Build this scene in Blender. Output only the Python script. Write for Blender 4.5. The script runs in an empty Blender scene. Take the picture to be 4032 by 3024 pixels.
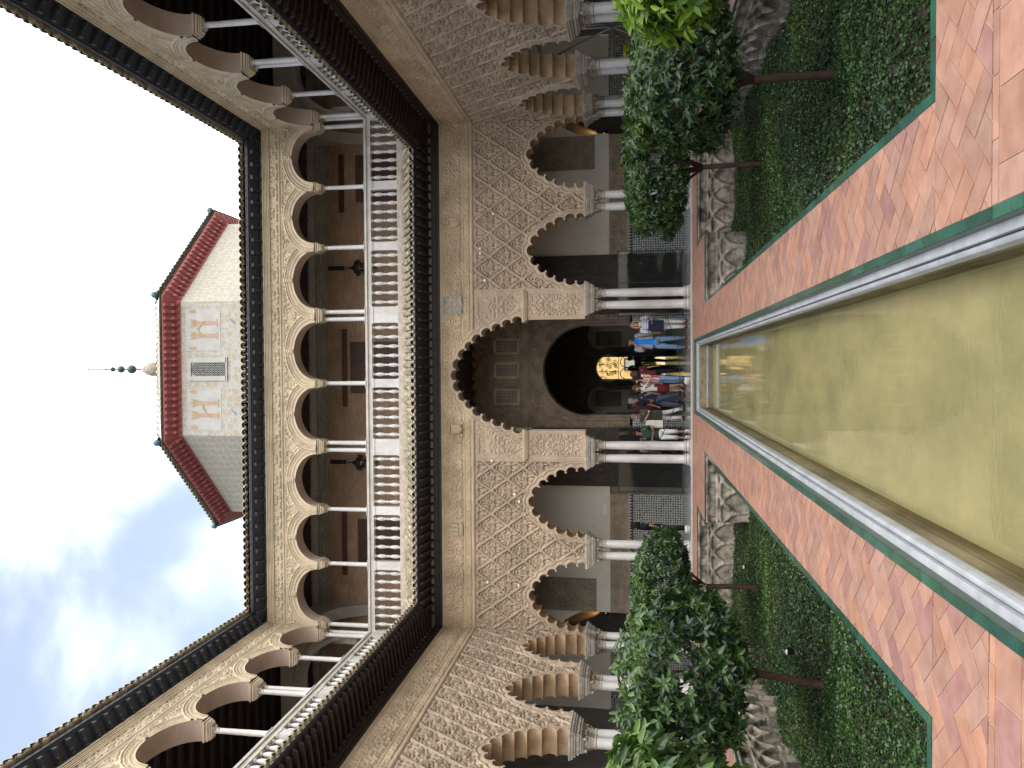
import bpy, math, random
import numpy as np
from mathutils import Vector, Matrix
from math import radians, sin, cos, pi, sqrt
random.seed(7); rng = np.random.default_rng(7)
SC = bpy.context.scene
COL = SC.collection

# ---------------------------------------------------------------- camera
cd = bpy.data.cameras.new('camera'); cam = bpy.data.objects.new('camera', cd); COL.objects.link(cam)
F = 3028.0; ROLL = .003; CX = .256; H = 1.62
vy = np.array([67., -474., F]); vy /= np.linalg.norm(vy)
vx = np.array([1., ROLL, 0.]); vx = vx - vy * vx.dot(vy); vx /= np.linalg.norm(vx)
vz = -np.cross(vx, vy)
R = np.array([vx, vy, vz])          # columns: world vectors of (upright right, upright up, forward)
r_w, t_w, f_w = R[:, 0], R[:, 1], R[:, 2]
Mx = Matrix(((-t_w[0], r_w[0], -f_w[0], CX), (-t_w[1], r_w[1], -f_w[1], 0), (-t_w[2], r_w[2], -f_w[2], H), (0, 0, 0, 1)))
cam.matrix_world = Mx
cd.sensor_width = 36; cd.lens = 36 * F / 4032; cd.clip_start = .05; cd.clip_end = 2000
SC.camera = cam

# ---------------------------------------------------------------- light
SUN_EL, SUN_AZ = radians(60), radians(150)     # azimuth from +Y towards +X
W = bpy.data.worlds.new('World'); SC.world = W; W.use_nodes = True
nt = W.node_tree; nt.nodes.clear()
def wn(t, **k):
    n = nt.nodes.new(t)
    for a, b in k.items(): setattr(n, a, b)
    return n
sky = wn('ShaderNodeTexSky', sky_type='NISHITA', sun_disc=False, sun_elevation=SUN_EL, sun_rotation=SUN_AZ)
sky.air_density = 1.0; sky.dust_density = 1.5
tc = wn('ShaderNodeTexCoord')
mp = wn('ShaderNodeMapping'); mp.inputs['Scale'].default_value = (1.0, 1.0, 1.7)
nz = wn('ShaderNodeTexNoise'); nz.inputs['Scale'].default_value = 2.6; nz.inputs['Detail'].default_value = 6; nz.inputs['Roughness'].default_value = .5; nz.inputs['Distortion'].default_value = .4
nt.links.new(tc.outputs['Generated'], mp.inputs[0]); nt.links.new(mp.outputs[0], nz.inputs['Vector'])
dot = wn('ShaderNodeVectorMath', operation='DOT_PRODUCT'); dot.inputs[1].default_value = (1.25, .1, -.1)
nt.links.new(tc.outputs['Generated'], dot.inputs[0])
ad = wn('ShaderNodeMath', operation='MULTIPLY_ADD'); ad.inputs[1].default_value = .62
nt.links.new(dot.outputs['Value'], ad.inputs[0]); nt.links.new(nz.outputs['Fac'], ad.inputs[2])
mr = wn('ShaderNodeMapRange'); mr.interpolation_type = 'SMOOTHSTEP'
mr.inputs['From Min'].default_value = .28; mr.inputs['From Max'].default_value = .72
nt.links.new(ad.outputs[0], mr.inputs['Value'])
mix = wn('ShaderNodeMix', data_type='RGBA')
nt.links.new(mr.outputs[0], mix.inputs['Factor'])
sm = wn('ShaderNodeMix', data_type='RGBA', blend_type='MULTIPLY'); sm.inputs['Factor'].default_value = 1
sm.inputs['B'].default_value = (1.25, 1.10, .95, 1)
nt.links.new(sky.outputs[0], sm.inputs['A'])
sa = wn('ShaderNodeMix', data_type='RGBA', blend_type='ADD'); sa.inputs['Factor'].default_value = 1
sa.inputs['B'].default_value = (.75, .72, .68, 1)
nt.links.new(sm.outputs['Result'], sa.inputs['A'])
nt.links.new(sa.outputs['Result'], mix.inputs['A'])
mix.inputs['B'].default_value = (13.2, 13.3, 13.3, 1)
bg = wn('ShaderNodeBackground'); bg.inputs['Strength'].default_value = .12
out = wn('ShaderNodeOutputWorld')
nt.links.new(mix.outputs['Result'], bg.inputs['Color']); nt.links.new(bg.outputs[0], out.inputs[0])
sl = bpy.data.lights.new('sun', 'SUN'); sl.energy = .9; sl.angle = radians(60); sl.color = (1, .98, .95)
so = bpy.data.objects.new('sun', sl); COL.objects.link(so)
sd = Vector((sin(SUN_AZ) * cos(SUN_EL), cos(SUN_AZ) * cos(SUN_EL), sin(SUN_EL)))
so.rotation_euler = (-sd).to_track_quat('-Z', 'Y').to_euler(); so.location = (0, 8, 30)
vs = SC.view_settings; vs.view_transform = 'Standard'; vs.look = 'None'; vs.exposure = 1.35; vs.gamma = 1
SC.cycles.max_bounces = 7; SC.cycles.diffuse_bounces = 5; SC.cycles.transparent_max_bounces = 12
SC.cycles.sample_clamp_indirect = 4; SC.cycles.use_denoising = True

# ---------------------------------------------------------------- materials
MAT = {}
def mat(name, color, rough=.8, var=0, scale=3, bump=0, bscale=40, spec=.3, metal=0, c2=None, stretch=(1, 1, 1), attr=None, detail=5, thr=None):
    m = bpy.data.materials.new(name); m.use_nodes = True; t = m.node_tree
    b = t.nodes['Principled BSDF']; b.inputs['Roughness'].default_value = rough
    b.inputs['Specular IOR Level'].default_value = spec; b.inputs['Metallic'].default_value = metal
    co = t.nodes.new('ShaderNodeTexCoord'); mpn = t.nodes.new('ShaderNodeMapping'); mpn.inputs['Scale'].default_value = stretch
    t.links.new(co.outputs['Object'], mpn.inputs[0])
    c = (*color, 1)
    b.inputs['Base Color'].default_value = c
    last = None
    if var or c2:
        n = t.nodes.new('ShaderNodeTexNoise'); n.inputs['Scale'].default_value = scale; n.inputs['Detail'].default_value = detail
        n.inputs['Roughness'].default_value = .62
        t.links.new(mpn.outputs[0], n.inputs['Vector'])
        r = t.nodes.new('ShaderNodeValToRGB')
        lo, hi = thr or (.34, .66)
        r.color_ramp.elements[0].position = lo; r.color_ramp.elements[1].position = hi
        d = c2 or tuple(x * (1 - var) for x in color)
        r.color_ramp.elements[0].color = (*d, 1); r.color_ramp.elements[1].color = (*[min(1, x * (1 + var * .6)) for x in color], 1)
        t.links.new(n.outputs['Fac'], r.inputs[0]); last = r.outputs[0]
    if attr:
        a = t.nodes.new('ShaderNodeAttribute'); a.attribute_name = attr
        mm = t.nodes.new('ShaderNodeMix'); mm.data_type = 'RGBA'; mm.blend_type = 'MULTIPLY'; mm.inputs['Factor'].default_value = 1
        if last: t.links.new(last, mm.inputs['A'])
        else: mm.inputs['A'].default_value = c
        t.links.new(a.outputs['Color'], mm.inputs['B']); last = mm.outputs['Result']
    if last: t.links.new(last, b.inputs['Base Color'])
    if bump:
        n2 = t.nodes.new('ShaderNodeTexNoise'); n2.inputs['Scale'].default_value = bscale; n2.inputs['Detail'].default_value = 4
        t.links.new(mpn.outputs[0], n2.inputs['Vector'])
        bp = t.nodes.new('ShaderNodeBump'); bp.inputs['Strength'].default_value = 1; bp.inputs['Distance'].default_value = bump
        t.links.new(n2.outputs['Fac'], bp.inputs['Height']); t.links.new(bp.outputs[0], b.inputs['Normal'])
    MAT[name] = m
    return m
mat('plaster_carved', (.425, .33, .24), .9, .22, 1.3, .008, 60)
mat('frieze_stone', (.52, .40, .275), .9, .25, 1.1, .008, 55)
mat('cream_stone', (.50, .41, .285), .85, .22, 1.6, .005, 45)
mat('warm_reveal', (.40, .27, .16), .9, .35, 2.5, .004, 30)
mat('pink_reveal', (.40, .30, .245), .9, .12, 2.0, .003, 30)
mat('marble', (.52, .505, .485), .38, .14, 2.2, .001, 20, .4, c2=(.37, .35, .33), stretch=(1, 1, .5), thr=(.28, .6))
mat('marble_warm', (.46, .43, .385), .45, .2, 4, .003, 40, .4)
mat('carved_stone', (.42, .375, .31), .8, .3, 9, .01, 50)
mat('ledge_stone', (.46, .40, .33), .85, .25, 5, .006, 40)
mat('dark_wood', (.030, .020, .019), .55, .35, 6, .003, 50, .35, stretch=(1, 1, 1))
mat('eave_wood', (.022, .026, .036), .5, .3, 6, .003, 50, .4)
mat('rafter_wood', (.042, .028, .026), .6, .4, 9, .002, 40, .3)
mat('door_wood', (.085, .038, .026), .5, .3, 8, .002, 40, .4, stretch=(1, 1, .3))
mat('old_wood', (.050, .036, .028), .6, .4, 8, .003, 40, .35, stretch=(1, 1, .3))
mat('tile', (.34, .29, .225), .85, .3, 7, .006, 30, c2=(.16, .145, .115), attr='tint')
mat('tile_lower', (.33, .28, .215), .85, .3, 7, .006, 30, c2=(.15, .14, .10), attr='tint')
mat('terracotta', (.325, .185, .132), .5, .12, 7, .002, 25, .35, c2=(.285, .148, .105), thr=(.38, .62), attr='tint')
mat('grout', (.44, .32, .24), .9, .2, 8, .003, 50)
mat('green_glaze', (.020, .078, .055), .22, .3, 9, .001, 30, .6, attr='tint')
mat('green_side', (.045, .075, .055), .4, .3, 9, .001, 30, .5)
mat('pool_marble', (.35, .365, .385), .4, .22, 5, .002, 25, .5)
mat('pool_wall', (.21, .17, .10), .8, .4, 4, .006, 30, stretch=(1, .3, 1))
mat('pool_floor', (.35, .31, .165), .8, .2, 1.7, .004, 25, c2=(.265, .24, .13), stretch=(1, .6, 1), detail=14, thr=(.34, .66))
mat('garden_stone', (.40, .345, .28), .9, .3, 3.0, .014, 30, c2=(.085, .078, .065), thr=(.36, .60), detail=9)
mat('soil', (.05, .045, .03), .95, .4, 5, .02, 20)
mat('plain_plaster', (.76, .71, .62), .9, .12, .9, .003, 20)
mat('shaded_plaster', (.24, .225, .20), .9, .15, 2, .004, 30)  # dark copy of the gallery plaster; shade of the deep side galleries in its colour
mat('carved_dark', (.38, .30, .22), .85, .25, 3, .006, 40)
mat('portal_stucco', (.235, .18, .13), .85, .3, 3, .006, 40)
mat('panel_dark', (.33, .28, .21), .85, .25, 3, .006, 40)
mat('brick', (.34, .215, .145), .9, .3, 4, .01, 30, attr=None, stretch=(.35, .35, 2.2))
mat('gray_plaster', (.40, .37, .32), .9, .15, 2, .004, 30)
mat('marble_floor', (.30, .32, .33), .14, .25, 1.6, .0015, 6, .6, stretch=(1, .6, 1))
mat('red_paint', (.26, .075, .075), .7, .15, 4, .002, 30)
mat('dark_metal', (.02, .022, .024), .45, 0, 1, 0, 1, .5, .3)
mat('gray_metal', (.32, .33, .34), .45, .1, 8, 0, 1, .5, .6)
mat('bark', (.075, .042, .028), .9, .4, 14, .012, 40, stretch=(1, 1, .25))
mat('yellow_wall', (.88, .60, .24), .85, .06, 1)
mat('pale_floor', (.75, .68, .52), .6, .1, 2)
mat('shutter', (.40, .44, .40), .7)
mat('yellow_plastic', (.62, .52, .05), .5)
mat('white_sign', (.8, .8, .78), .6)
mat('blue_glaze', (.05, .14, .18), .25, .3, 10, 0, 1, .5)
mat('finial_green', (.03, .05, .05), .4, .3, 10, 0, 1, .5)
mat('painted_white', (.36, .35, .325), .85, .1, 2)
mat('ochre_paint', (.33, .25, .14), .85, .15, 5)
mat('salmon_paint', (.34, .24, .18), .85, .15, 5)
mat('blue_paint', (.16, .18, .38), .85)
mat('concrete', (.36, .32, .27), .9, .2, 3)

def leafmat(name, ca, cb, tr=.25):
    m = bpy.data.materials.new(name); m.use_nodes = True; t = m.node_tree; b = t.nodes['Principled BSDF']
    a = t.nodes.new('ShaderNodeAttribute'); a.attribute_name = 'tint'
    r = t.nodes.new('ShaderNodeValToRGB'); r.color_ramp.elements[0].color = (*ca, 1); r.color_ramp.elements[1].color = (*cb, 1)
    t.links.new(a.outputs['Fac'], r.inputs[0]); t.links.new(r.outputs[0], b.inputs['Base Color'])
    b.inputs['Roughness'].default_value = .38; b.inputs['Specular IOR Level'].default_value = .5
    tl = t.nodes.new('ShaderNodeBsdfTranslucent'); t.links.new(r.outputs[0], tl.inputs[0])
    mx = t.nodes.new('ShaderNodeMixShader'); mx.inputs[0].default_value = tr
    o = t.nodes['Material Output']
    t.links.new(b.outputs[0], mx.inputs[1]); t.links.new(tl.outputs[0], mx.inputs[2]); t.links.new(mx.outputs[0], o.inputs[0])
    MAT[name] = m
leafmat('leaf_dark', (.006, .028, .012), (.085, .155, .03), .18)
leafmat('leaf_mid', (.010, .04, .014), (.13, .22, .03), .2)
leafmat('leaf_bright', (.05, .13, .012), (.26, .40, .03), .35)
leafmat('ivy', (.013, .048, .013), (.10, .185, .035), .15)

def azulejo():
    m = bpy.data.materials.new('azulejo'); m.use_nodes = True; t = m.node_tree; b = t.nodes['Principled BSDF']
    co = t.nodes.new('ShaderNodeTexCoord'); mpn = t.nodes.new('ShaderNodeMapping'); mpn.inputs['Scale'].default_value = (13, 13, 13)
    t.links.new(co.outputs['Object'], mpn.inputs[0])
    v = t.nodes.new('ShaderNodeTexVoronoi'); v.feature = 'DISTANCE_TO_EDGE'; v.inputs['Scale'].default_value = 1; v.inputs['Randomness'].default_value = .35
    v2 = t.nodes.new('ShaderNodeTexVoronoi'); v2.inputs['Scale'].default_value = 1; v2.inputs['Randomness'].default_value = .35
    t.links.new(mpn.outputs[0], v.inputs['Vector']); t.links.new(mpn.outputs[0], v2.inputs['Vector'])
    g = t.nodes.new('ShaderNodeMath'); g.operation = 'GREATER_THAN'; g.inputs[1].default_value = .17; t.links.new(v.outputs[0], g.inputs[0])
    hs = t.nodes.new('ShaderNodeSeparateColor'); t.links.new(v2.outputs['Color'], hs.inputs[0])
    r = t.nodes.new('ShaderNodeValToRGB'); r.color_ramp.interpolation = 'CONSTANT'
    cols = [(0, (.012, .012, .016)), (.45, (.02, .035, .09)), (.62, (.02, .07, .05)), (.76, (.16, .09, .03)), (.88, (.03, .05, .12))]
    e = r.color_ramp.elements; e[0].position = 0; e[0].color = (*cols[0][1], 1); e[1].position = cols[1][0]; e[1].color = (*cols[1][1], 1)
    for p, c in cols[2:]:
        q = e.new(p); q.color = (*c, 1)
    t.links.new(hs.outputs[0], r.inputs[0])
    mx = t.nodes.new('ShaderNodeMix'); mx.data_type = 'RGBA'; mx.inputs['A'].default_value = (.42, .42, .38, 1)
    t.links.new(g.outputs[0], mx.inputs['Factor']); t.links.new(r.outputs[0], mx.inputs['B']); t.links.new(mx.outputs['Result'], b.inputs['Base Color'])
    b.inputs['Roughness'].default_value = .25; MAT['azulejo'] = m
azulejo()
def bricks(name, c1, c2, cm, sc):
    m = bpy.data.materials.new(name); m.use_nodes = True; t = m.node_tree; b = t.nodes['Principled BSDF']
    co = t.nodes.new('ShaderNodeTexCoord'); sp = t.nodes.new('ShaderNodeSeparateXYZ'); cb = t.nodes.new('ShaderNodeCombineXYZ')
    t.links.new(co.outputs['Object'], sp.inputs[0])
    a = t.nodes.new('ShaderNodeMath'); a.operation = 'ADD'; t.links.new(sp.outputs[0], a.inputs[0]); t.links.new(sp.outputs[1], a.inputs[1])
    t.links.new(a.outputs[0], cb.inputs[0]); t.links.new(sp.outputs[2], cb.inputs[1])
    br = t.nodes.new('ShaderNodeTexBrick'); br.inputs['Scale'].default_value = sc
    br.inputs['Color1'].default_value = (*c1, 1); br.inputs['Color2'].default_value = (*c2, 1); br.inputs['Mortar'].default_value = (*cm, 1)
    br.inputs['Mortar Size'].default_value = .015; br.inputs['Brick Width'].default_value = .5; br.inputs['Row Height'].default_value = .13
    t.links.new(cb.outputs[0], br.inputs['Vector'])
    n = t.nodes.new('ShaderNodeTexNoise'); n.inputs['Scale'].default_value = 2; n.inputs['Detail'].default_value = 6
    t.links.new(co.outputs['Object'], n.inputs['Vector'])
    r = t.nodes.new('ShaderNodeMapRange'); r.inputs['To Min'].default_value = .6; r.inputs['To Max'].default_value = 1.35; t.links.new(n.outputs['Fac'], r.inputs[0])
    mx = t.nodes.new('ShaderNodeMix'); mx.data_type = 'RGBA'; mx.blend_type = 'MULTIPLY'; mx.inputs['Factor'].default_value = 1
    t.links.new(br.outputs['Color'], mx.inputs['A']); t.links.new(r.outputs[0], mx.inputs['B']); t.links.new(mx.outputs['Result'], b.inputs['Base Color'])
    bp = t.nodes.new('ShaderNodeBump'); bp.inputs['Distance'].default_value = .01; bp.invert = True
    t.links.new(br.outputs['Fac'], bp.inputs['Height']); t.links.new(bp.outputs[0], b.inputs['Normal'])
    b.inputs['Roughness'].default_value = .9; MAT[name] = m
bricks('brick', (.46, .30, .20), (.34, .215, .14), (.40, .32, .24), 2.0)

def pooltile():
    m = bpy.data.materials.new('water'); m.use_nodes = True; t = m.node_tree; t.nodes.remove(t.nodes['Principled BSDF'])
    o = t.nodes['Material Output']
    tr = t.nodes.new('ShaderNodeBsdfTransparent'); tr.inputs[0].default_value = (.93, .935, .87, 1)
    gl = t.nodes.new('ShaderNodeBsdfGlossy'); gl.inputs['Roughness'].default_value = .012; gl.inputs['Color'].default_value = (.95, .97, 1, 1)
    fr = t.nodes.new('ShaderNodeFresnel'); fr.inputs['IOR'].default_value = 1.33
    co = t.nodes.new('ShaderNodeTexCoord'); mpn = t.nodes.new('ShaderNodeMapping'); mpn.inputs['Scale'].default_value = (1.1, 2.4, 1)
    n = t.nodes.new('ShaderNodeTexNoise'); n.inputs['Scale'].default_value = 4.5; n.inputs['Detail'].default_value = 2
    t.links.new(co.outputs['Object'], mpn.inputs[0]); t.links.new(mpn.outputs[0], n.inputs['Vector'])
    bp = t.nodes.new('ShaderNodeBump'); bp.inputs['Distance'].default_value = .0016; bp.inputs['Strength'].default_value = .5
    t.links.new(n.outputs['Fac'], bp.inputs['Height'])
    t.links.new(bp.outputs[0], gl.inputs['Normal']); t.links.new(bp.outputs[0], fr.inputs['Normal'])
    mx = t.nodes.new('ShaderNodeMixShader'); t.links.new(fr.outputs[0], mx.inputs[0]); t.links.new(tr.outputs[0], mx.inputs[1]); t.links.new(gl.outputs[0], mx.inputs[2])
    t.links.new(mx.outputs[0], o.inputs[0]); MAT['water'] = m
pooltile()
def glassmat():
    m = bpy.data.materials.new('glass_pane'); m.use_nodes = True; t = m.node_tree; t.nodes.remove(t.nodes['Principled BSDF'])
    tr = t.nodes.new('ShaderNodeBsdfTransparent'); tr.inputs[0].default_value = (.82, .86, .86, 1)
    gl = t.nodes.new('ShaderNodeBsdfGlossy'); gl.inputs['Roughness'].default_value = .03
    lw = t.nodes.new('ShaderNodeFresnel'); lw.inputs['IOR'].default_value = 1.3
    mx = t.nodes.new('ShaderNodeMixShader'); t.links.new(lw.outputs[0], mx.inputs[0]); t.links.new(tr.outputs[0], mx.inputs[1]); t.links.new(gl.outputs[0], mx.inputs[2])
    t.links.new(mx.outputs[0], t.nodes['Material Output'].inputs[0]); MAT['glass_pane'] = m
glassmat()
def emis(name, col, s):
    m = bpy.data.materials.new(name); m.use_nodes = True; b = m.node_tree.nodes['Principled BSDF']
    b.inputs['Base Color'].default_value = (*col, 1); b.inputs['Emission Color'].default_value = (*col, 1); b.inputs['Emission Strength'].default_value = s; MAT[name] = m
emis('lamp_glow', (1, .6, .22), 2)

def mural():       # painted strapwork on the tower
    m = bpy.data.materials.new('painted_wall'); m.use_nodes = True; t = m.node_tree; b = t.nodes['Principled BSDF']
    co = t.nodes.new('ShaderNodeTexCoord')
    v = t.nodes.new('ShaderNodeTexVoronoi'); v.feature = 'DISTANCE_TO_EDGE'; v.inputs['Scale'].default_value = 3.0; v.inputs['Randomness'].default_value = .3
    n = t.nodes.new('ShaderNodeTexNoise'); n.inputs['Scale'].default_value = 9; n.inputs['Detail'].default_value = 3; n.inputs['Distortion'].default_value = 2.5
    n2 = t.nodes.new('ShaderNodeTexNoise'); n2.inputs['Scale'].default_value = .7; n2.inputs['Detail'].default_value = 6
    for x in (n, n2): t.links.new(co.outputs['Object'], x.inputs['Vector'])
    dn = t.nodes.new('ShaderNodeTexNoise'); dn.inputs['Scale'].default_value = 5; t.links.new(co.outputs['Object'], dn.inputs['Vector'])
    va = t.nodes.new('ShaderNodeVectorMath'); va.operation = 'MULTIPLY_ADD'; va.inputs[1].default_value = (.35, .35, .35)
    t.links.new(dn.outputs['Color'], va.inputs[0]); t.links.new(co.outputs['Object'], va.inputs[2]); t.links.new(va.outputs[0], v.inputs['Vector'])
    r1 = t.nodes.new('ShaderNodeValToRGB'); e = r1.color_ramp.elements
    e[0].position = 0; e[0].color = (.35, .35, .345, 1); e[1].position = .10; e[1].color = (.315, .285, .225, 1); q = e.new(.065); q.color = (.355, .355, .345, 1)
    r2 = t.nodes.new('ShaderNodeValToRGB'); e = r2.color_ramp.elements
    e[0].position = .46; e[0].color = (1, 1, 1, 1); e[1].position = .54; e[1].color = (1, 1, 1, 1); q = e.new(.5); q.color = (.88, .74, .5, 1)
    r3 = t.nodes.new('ShaderNodeMapRange'); r3.inputs['To Min'].default_value = .85; r3.inputs['To Max'].default_value = 1.15
    t.links.new(v.outputs[0], r1.inputs[0]); t.links.new(n.outputs['Fac'], r2.inputs[0]); t.links.new(n2.outputs['Fac'], r3.inputs[0])
    a = t.nodes.new('ShaderNodeMix'); a.data_type = 'RGBA'; a.blend_type = 'MULTIPLY'; a.inputs['Factor'].default_value = 1
    t.links.new(r1.outputs[0], a.inputs['A']); t.links.new(r2.outputs[0], a.inputs['B'])
    c = t.nodes.new('ShaderNodeMix'); c.data_type = 'RGBA'; c.blend_type = 'MULTIPLY'; c.inputs['Factor'].default_value = 1
    t.links.new(a.outputs['Result'], c.inputs['A']); t.links.new(r3.outputs[0], c.inputs['B']); t.links.new(c.outputs['Result'], b.inputs['Base Color'])
    b.inputs['Roughness'].default_value = .9; MAT['painted_wall'] = m
mural()

# ---------------------------------------------------------------- mesh helpers
def mesh_np(name, V, Q, smooth=False, tint=None):
    """V (n,3), Q (m,k) equal-size faces"""
    me = bpy.data.meshes.new(name); V = np.asarray(V, np.float32); Q = np.asarray(Q, np.int32); k = Q.shape[1]
    me.vertices.add(len(V)); me.vertices.foreach_set('co', V.ravel())
    me.loops.add(Q.size); me.loops.foreach_set('vertex_index', Q.ravel())
    me.polygons.add(len(Q)); me.polygons.foreach_set('loop_start', np.arange(len(Q), dtype=np.int32) * k)
    me.polygons.foreach_set('loop_total', np.full(len(Q), k, np.int32))
    if smooth: me.polygons.foreach_set('use_smooth', np.ones(len(Q), bool))
    me.update(calc_edges=True); me.validate()
    if tint is not None:
        tint = np.asarray(tint, np.float32)
        if tint.ndim == 1: tint = np.stack([tint] * 3, 1)
        at = me.color_attributes.new('tint', 'FLOAT_COLOR', 'POINT')
        at.data.foreach_set('color', np.concatenate([tint, np.ones((len(tint), 1), np.float32)], 1).ravel())
    return me
class MB:
    def __init__(s, T=None): s.v = []; s.f = []; s.sm = []; s.t = []; s.T = T
    def add(s, vs, fs, smooth=False, tint=None):
        o = len(s.v); s.v += [tuple(v) for v in vs]; s.f += [tuple(i + o for i in f) for f in fs]; s.sm += [smooth] * len(fs)
        s.t += [tint if tint is not None else (1, 1, 1)] * len(vs)
        return s
    def box(s, x0, x1, y0, y1, z0, z1, tint=None):
        v = [(x0, y0, z0), (x1, y0, z0), (x1, y1, z0), (x0, y1, z0), (x0, y0, z1), (x1, y0, z1), (x1, y1, z1), (x0, y1, z1)]
        return s.add(v, [(0, 3, 2, 1), (4, 5, 6, 7), (0, 1, 5, 4), (1, 2, 6, 5), (2, 3, 7, 6), (3, 0, 4, 7)], False, tint)
    def hexa(s, v, tint=None): return s.add(v, [(0, 3, 2, 1), (4, 5, 6, 7), (0, 1, 5, 4), (1, 2, 6, 5), (2, 3, 7, 6), (3, 0, 4, 7)], False, tint)
    def extr(s, poly, a, b, axis='d', tint=None):   # poly in (p,q); axis names the swept coordinate: u, d or z
        n = len(poly)
        def P(p, q, w): return {'u': (w, p, q), 'd': (p, w, q), 'z': (p, q, w)}[axis]
        v = [P(p, q, a) for p, q in poly] + [P(p, q, b) for p, q in poly]
        return s.add(v, [tuple(range(n))[::-1], tuple(range(n, 2 * n))] + [(i, (i + 1) % n, n + (i + 1) % n, n + i) for i in range(n)], False, tint)
    def lathe(s, prof, c=(0, 0, 0), n=14, smooth=True, tint=None):
        v = []; f = []
        for r, z in prof:
            for k in range(n):
                a = 2 * pi * k / n; v.append((c[0] + r * cos(a), c[1] + r * sin(a), c[2] + z))
        for i in range(len(prof) - 1):
            for k in range(n): f.append((i * n + k, i * n + (k + 1) % n, (i + 1) * n + (k + 1) % n, (i + 1) * n + k))
        f.append(tuple(range(n))[::-1]); f.append(tuple(range((len(prof) - 1) * n, len(prof) * n)))
        return s.add(v, f, smooth, tint)
    def tube(s, pts, rad, n=6, tint=None, smooth=True):
        pts = [Vector(p) for p in pts]; rad = rad if isinstance(rad, (list, tuple)) else [rad] * len(pts)
        v = []; f = []; up = None
        for i, p in enumerate(pts):
            d = (pts[min(i + 1, len(pts) - 1)] - pts[max(i - 1, 0)]).normalized()
            if up is None: up = Vector((0, 0, 1)) if abs(d.z) < .9 else Vector((1, 0, 0))
            a = d.cross(up).normalized(); b2 = a.cross(d).normalized(); up = b2
            for k in range(n):
                an = 2 * pi * k / n; v.append(p + (a * cos(an) + b2 * sin(an)) * rad[i])
        for i in range(len(pts) - 1):
            for k in range(n): f.append((i * n + k, i * n + (k + 1) % n, (i + 1) * n + (k + 1) % n, (i + 1) * n + k))
        f.append(tuple(range(n))[::-1]); f.append(tuple(range((len(pts) - 1) * n, len(pts) * n)))
        return s.add(v, f, smooth, tint)
    def ball(s, c, r, nu=10, nv=7, tint=None):
        r = r if isinstance(r, (tuple, list)) else (r, r, r)
        v = [(c[0], c[1], c[2] - r[2])]; f = []
        for i in range(1, nv):
            t = -pi / 2 + pi * i / nv
            for k in range(nu):
                a = 2 * pi * k / nu; v.append((c[0] + r[0] * cos(t) * cos(a), c[1] + r[1] * cos(t) * sin(a), c[2] + r[2] * sin(t)))
        v.append((c[0], c[1], c[2] + r[2])); L = len(v) - 1
        for k in range(nu): f.append((0, 1 + (k + 1) % nu, 1 + k)); f.append((L, L - nu + k, L - nu + (k + 1) % nu))
        for i in range(nv - 2):
            for k in range(nu): f.append((1 + i * nu + k, 1 + i * nu + (k + 1) % nu, 1 + (i + 1) * nu + (k + 1) % nu, 1 + (i + 1) * nu + k))
        return s.add(v, f, True, tint)
    def mesh(s, name):
        T = s.T; v = [T(*p) for p in s.v] if T else s.v
        me = bpy.data.meshes.new(name); me.from_pydata(v, [], s.f); me.polygons.foreach_set('use_smooth', s.sm)
        if any(t != (1, 1, 1) for t in s.t):
            at = me.color_attributes.new('tint', 'FLOAT_COLOR', 'POINT')
            at.data.foreach_set('color', np.concatenate([np.array(s.t, np.float32), np.ones((len(s.t), 1), np.float32)], 1).ravel())
        me.update(); return me
def white_tint(me):
    if 'tint' not in me.color_attributes:
        at = me.color_attributes.new('tint', 'FLOAT_COLOR', 'POINT'); at.data.foreach_set('color', np.ones(len(me.vertices) * 4, np.float32))
def obj(name, me, m, parent=None, loc=None, rz=0):
    if isinstance(me, MB): me = me.mesh(name)
    if m is not None:
        if MAT[m].node_tree.nodes.find('Attribute') >= 0: white_tint(me)
        if not me.materials: me.materials.append(MAT[m])
    o = bpy.data.objects.new(name, me); COL.objects.link(o)
    if parent: o.parent = parent
    if loc: o.location = loc
    if rz: o.rotation_euler.z = rz
    return o
def thing(name, label, cat, loc=(0, 0, 0), rz=0, group=None):
    o = bpy.data.objects.new(name, None); o.empty_display_size = .2; COL.objects.link(o); o.location = loc; o.rotation_euler.z = rz
    o['label'] = label; o['category'] = cat
    if group: o['group'] = group
    return o
def tag(o, label, cat, group=None, kind=None):
    o['label'] = label; o['category'] = cat
    if group: o['group'] = group
    if kind: o['kind'] = kind
    return o
def struct(name, me, m):
    o = obj(name, me, m); o['kind'] = 'structure'; return o

# smooth 2-D value noise for the carvings
_N = rng.random((256, 256))
def vnoise(x, y):
    xi = np.floor(x).astype(int); yi = np.floor(y).astype(int); fx = x - xi; fy = y - yi
    fx = fx * fx * (3 - 2 * fx); fy = fy * fy * (3 - 2 * fy)
    a = _N[xi & 255, yi & 255]; b = _N[(xi + 1) & 255, yi & 255]; c = _N[xi & 255, (yi + 1) & 255]; d = _N[(xi + 1) & 255, (yi + 1) & 255]
    return (a * (1 - fx) + b * fx) * (1 - fy) + (c * (1 - fx) + d * fx) * fy
def sst(a, b, x): t = np.clip((x - a) / (b - a), 0, 1); return t * t * (3 - 2 * t)
def curl(u, z, s, w=5.0, seed=0):        # curly line-work, 0..1
    return .5 + .5 * np.cos(2 * pi * w * (vnoise(u * s + seed, z * s + seed * 1.7) + .35 * vnoise(u * s * 2.1 + 9, z * s * 2.1)))
def arab(u, z, s=7., seed=0, per=None):  # arabesque, mirrored inside panels of width per
    if per: u = np.abs(((u / per) % 1.0) - .5) * per
    return sst(.35, .75, curl(u, z, s, 2.2, seed))

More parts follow.
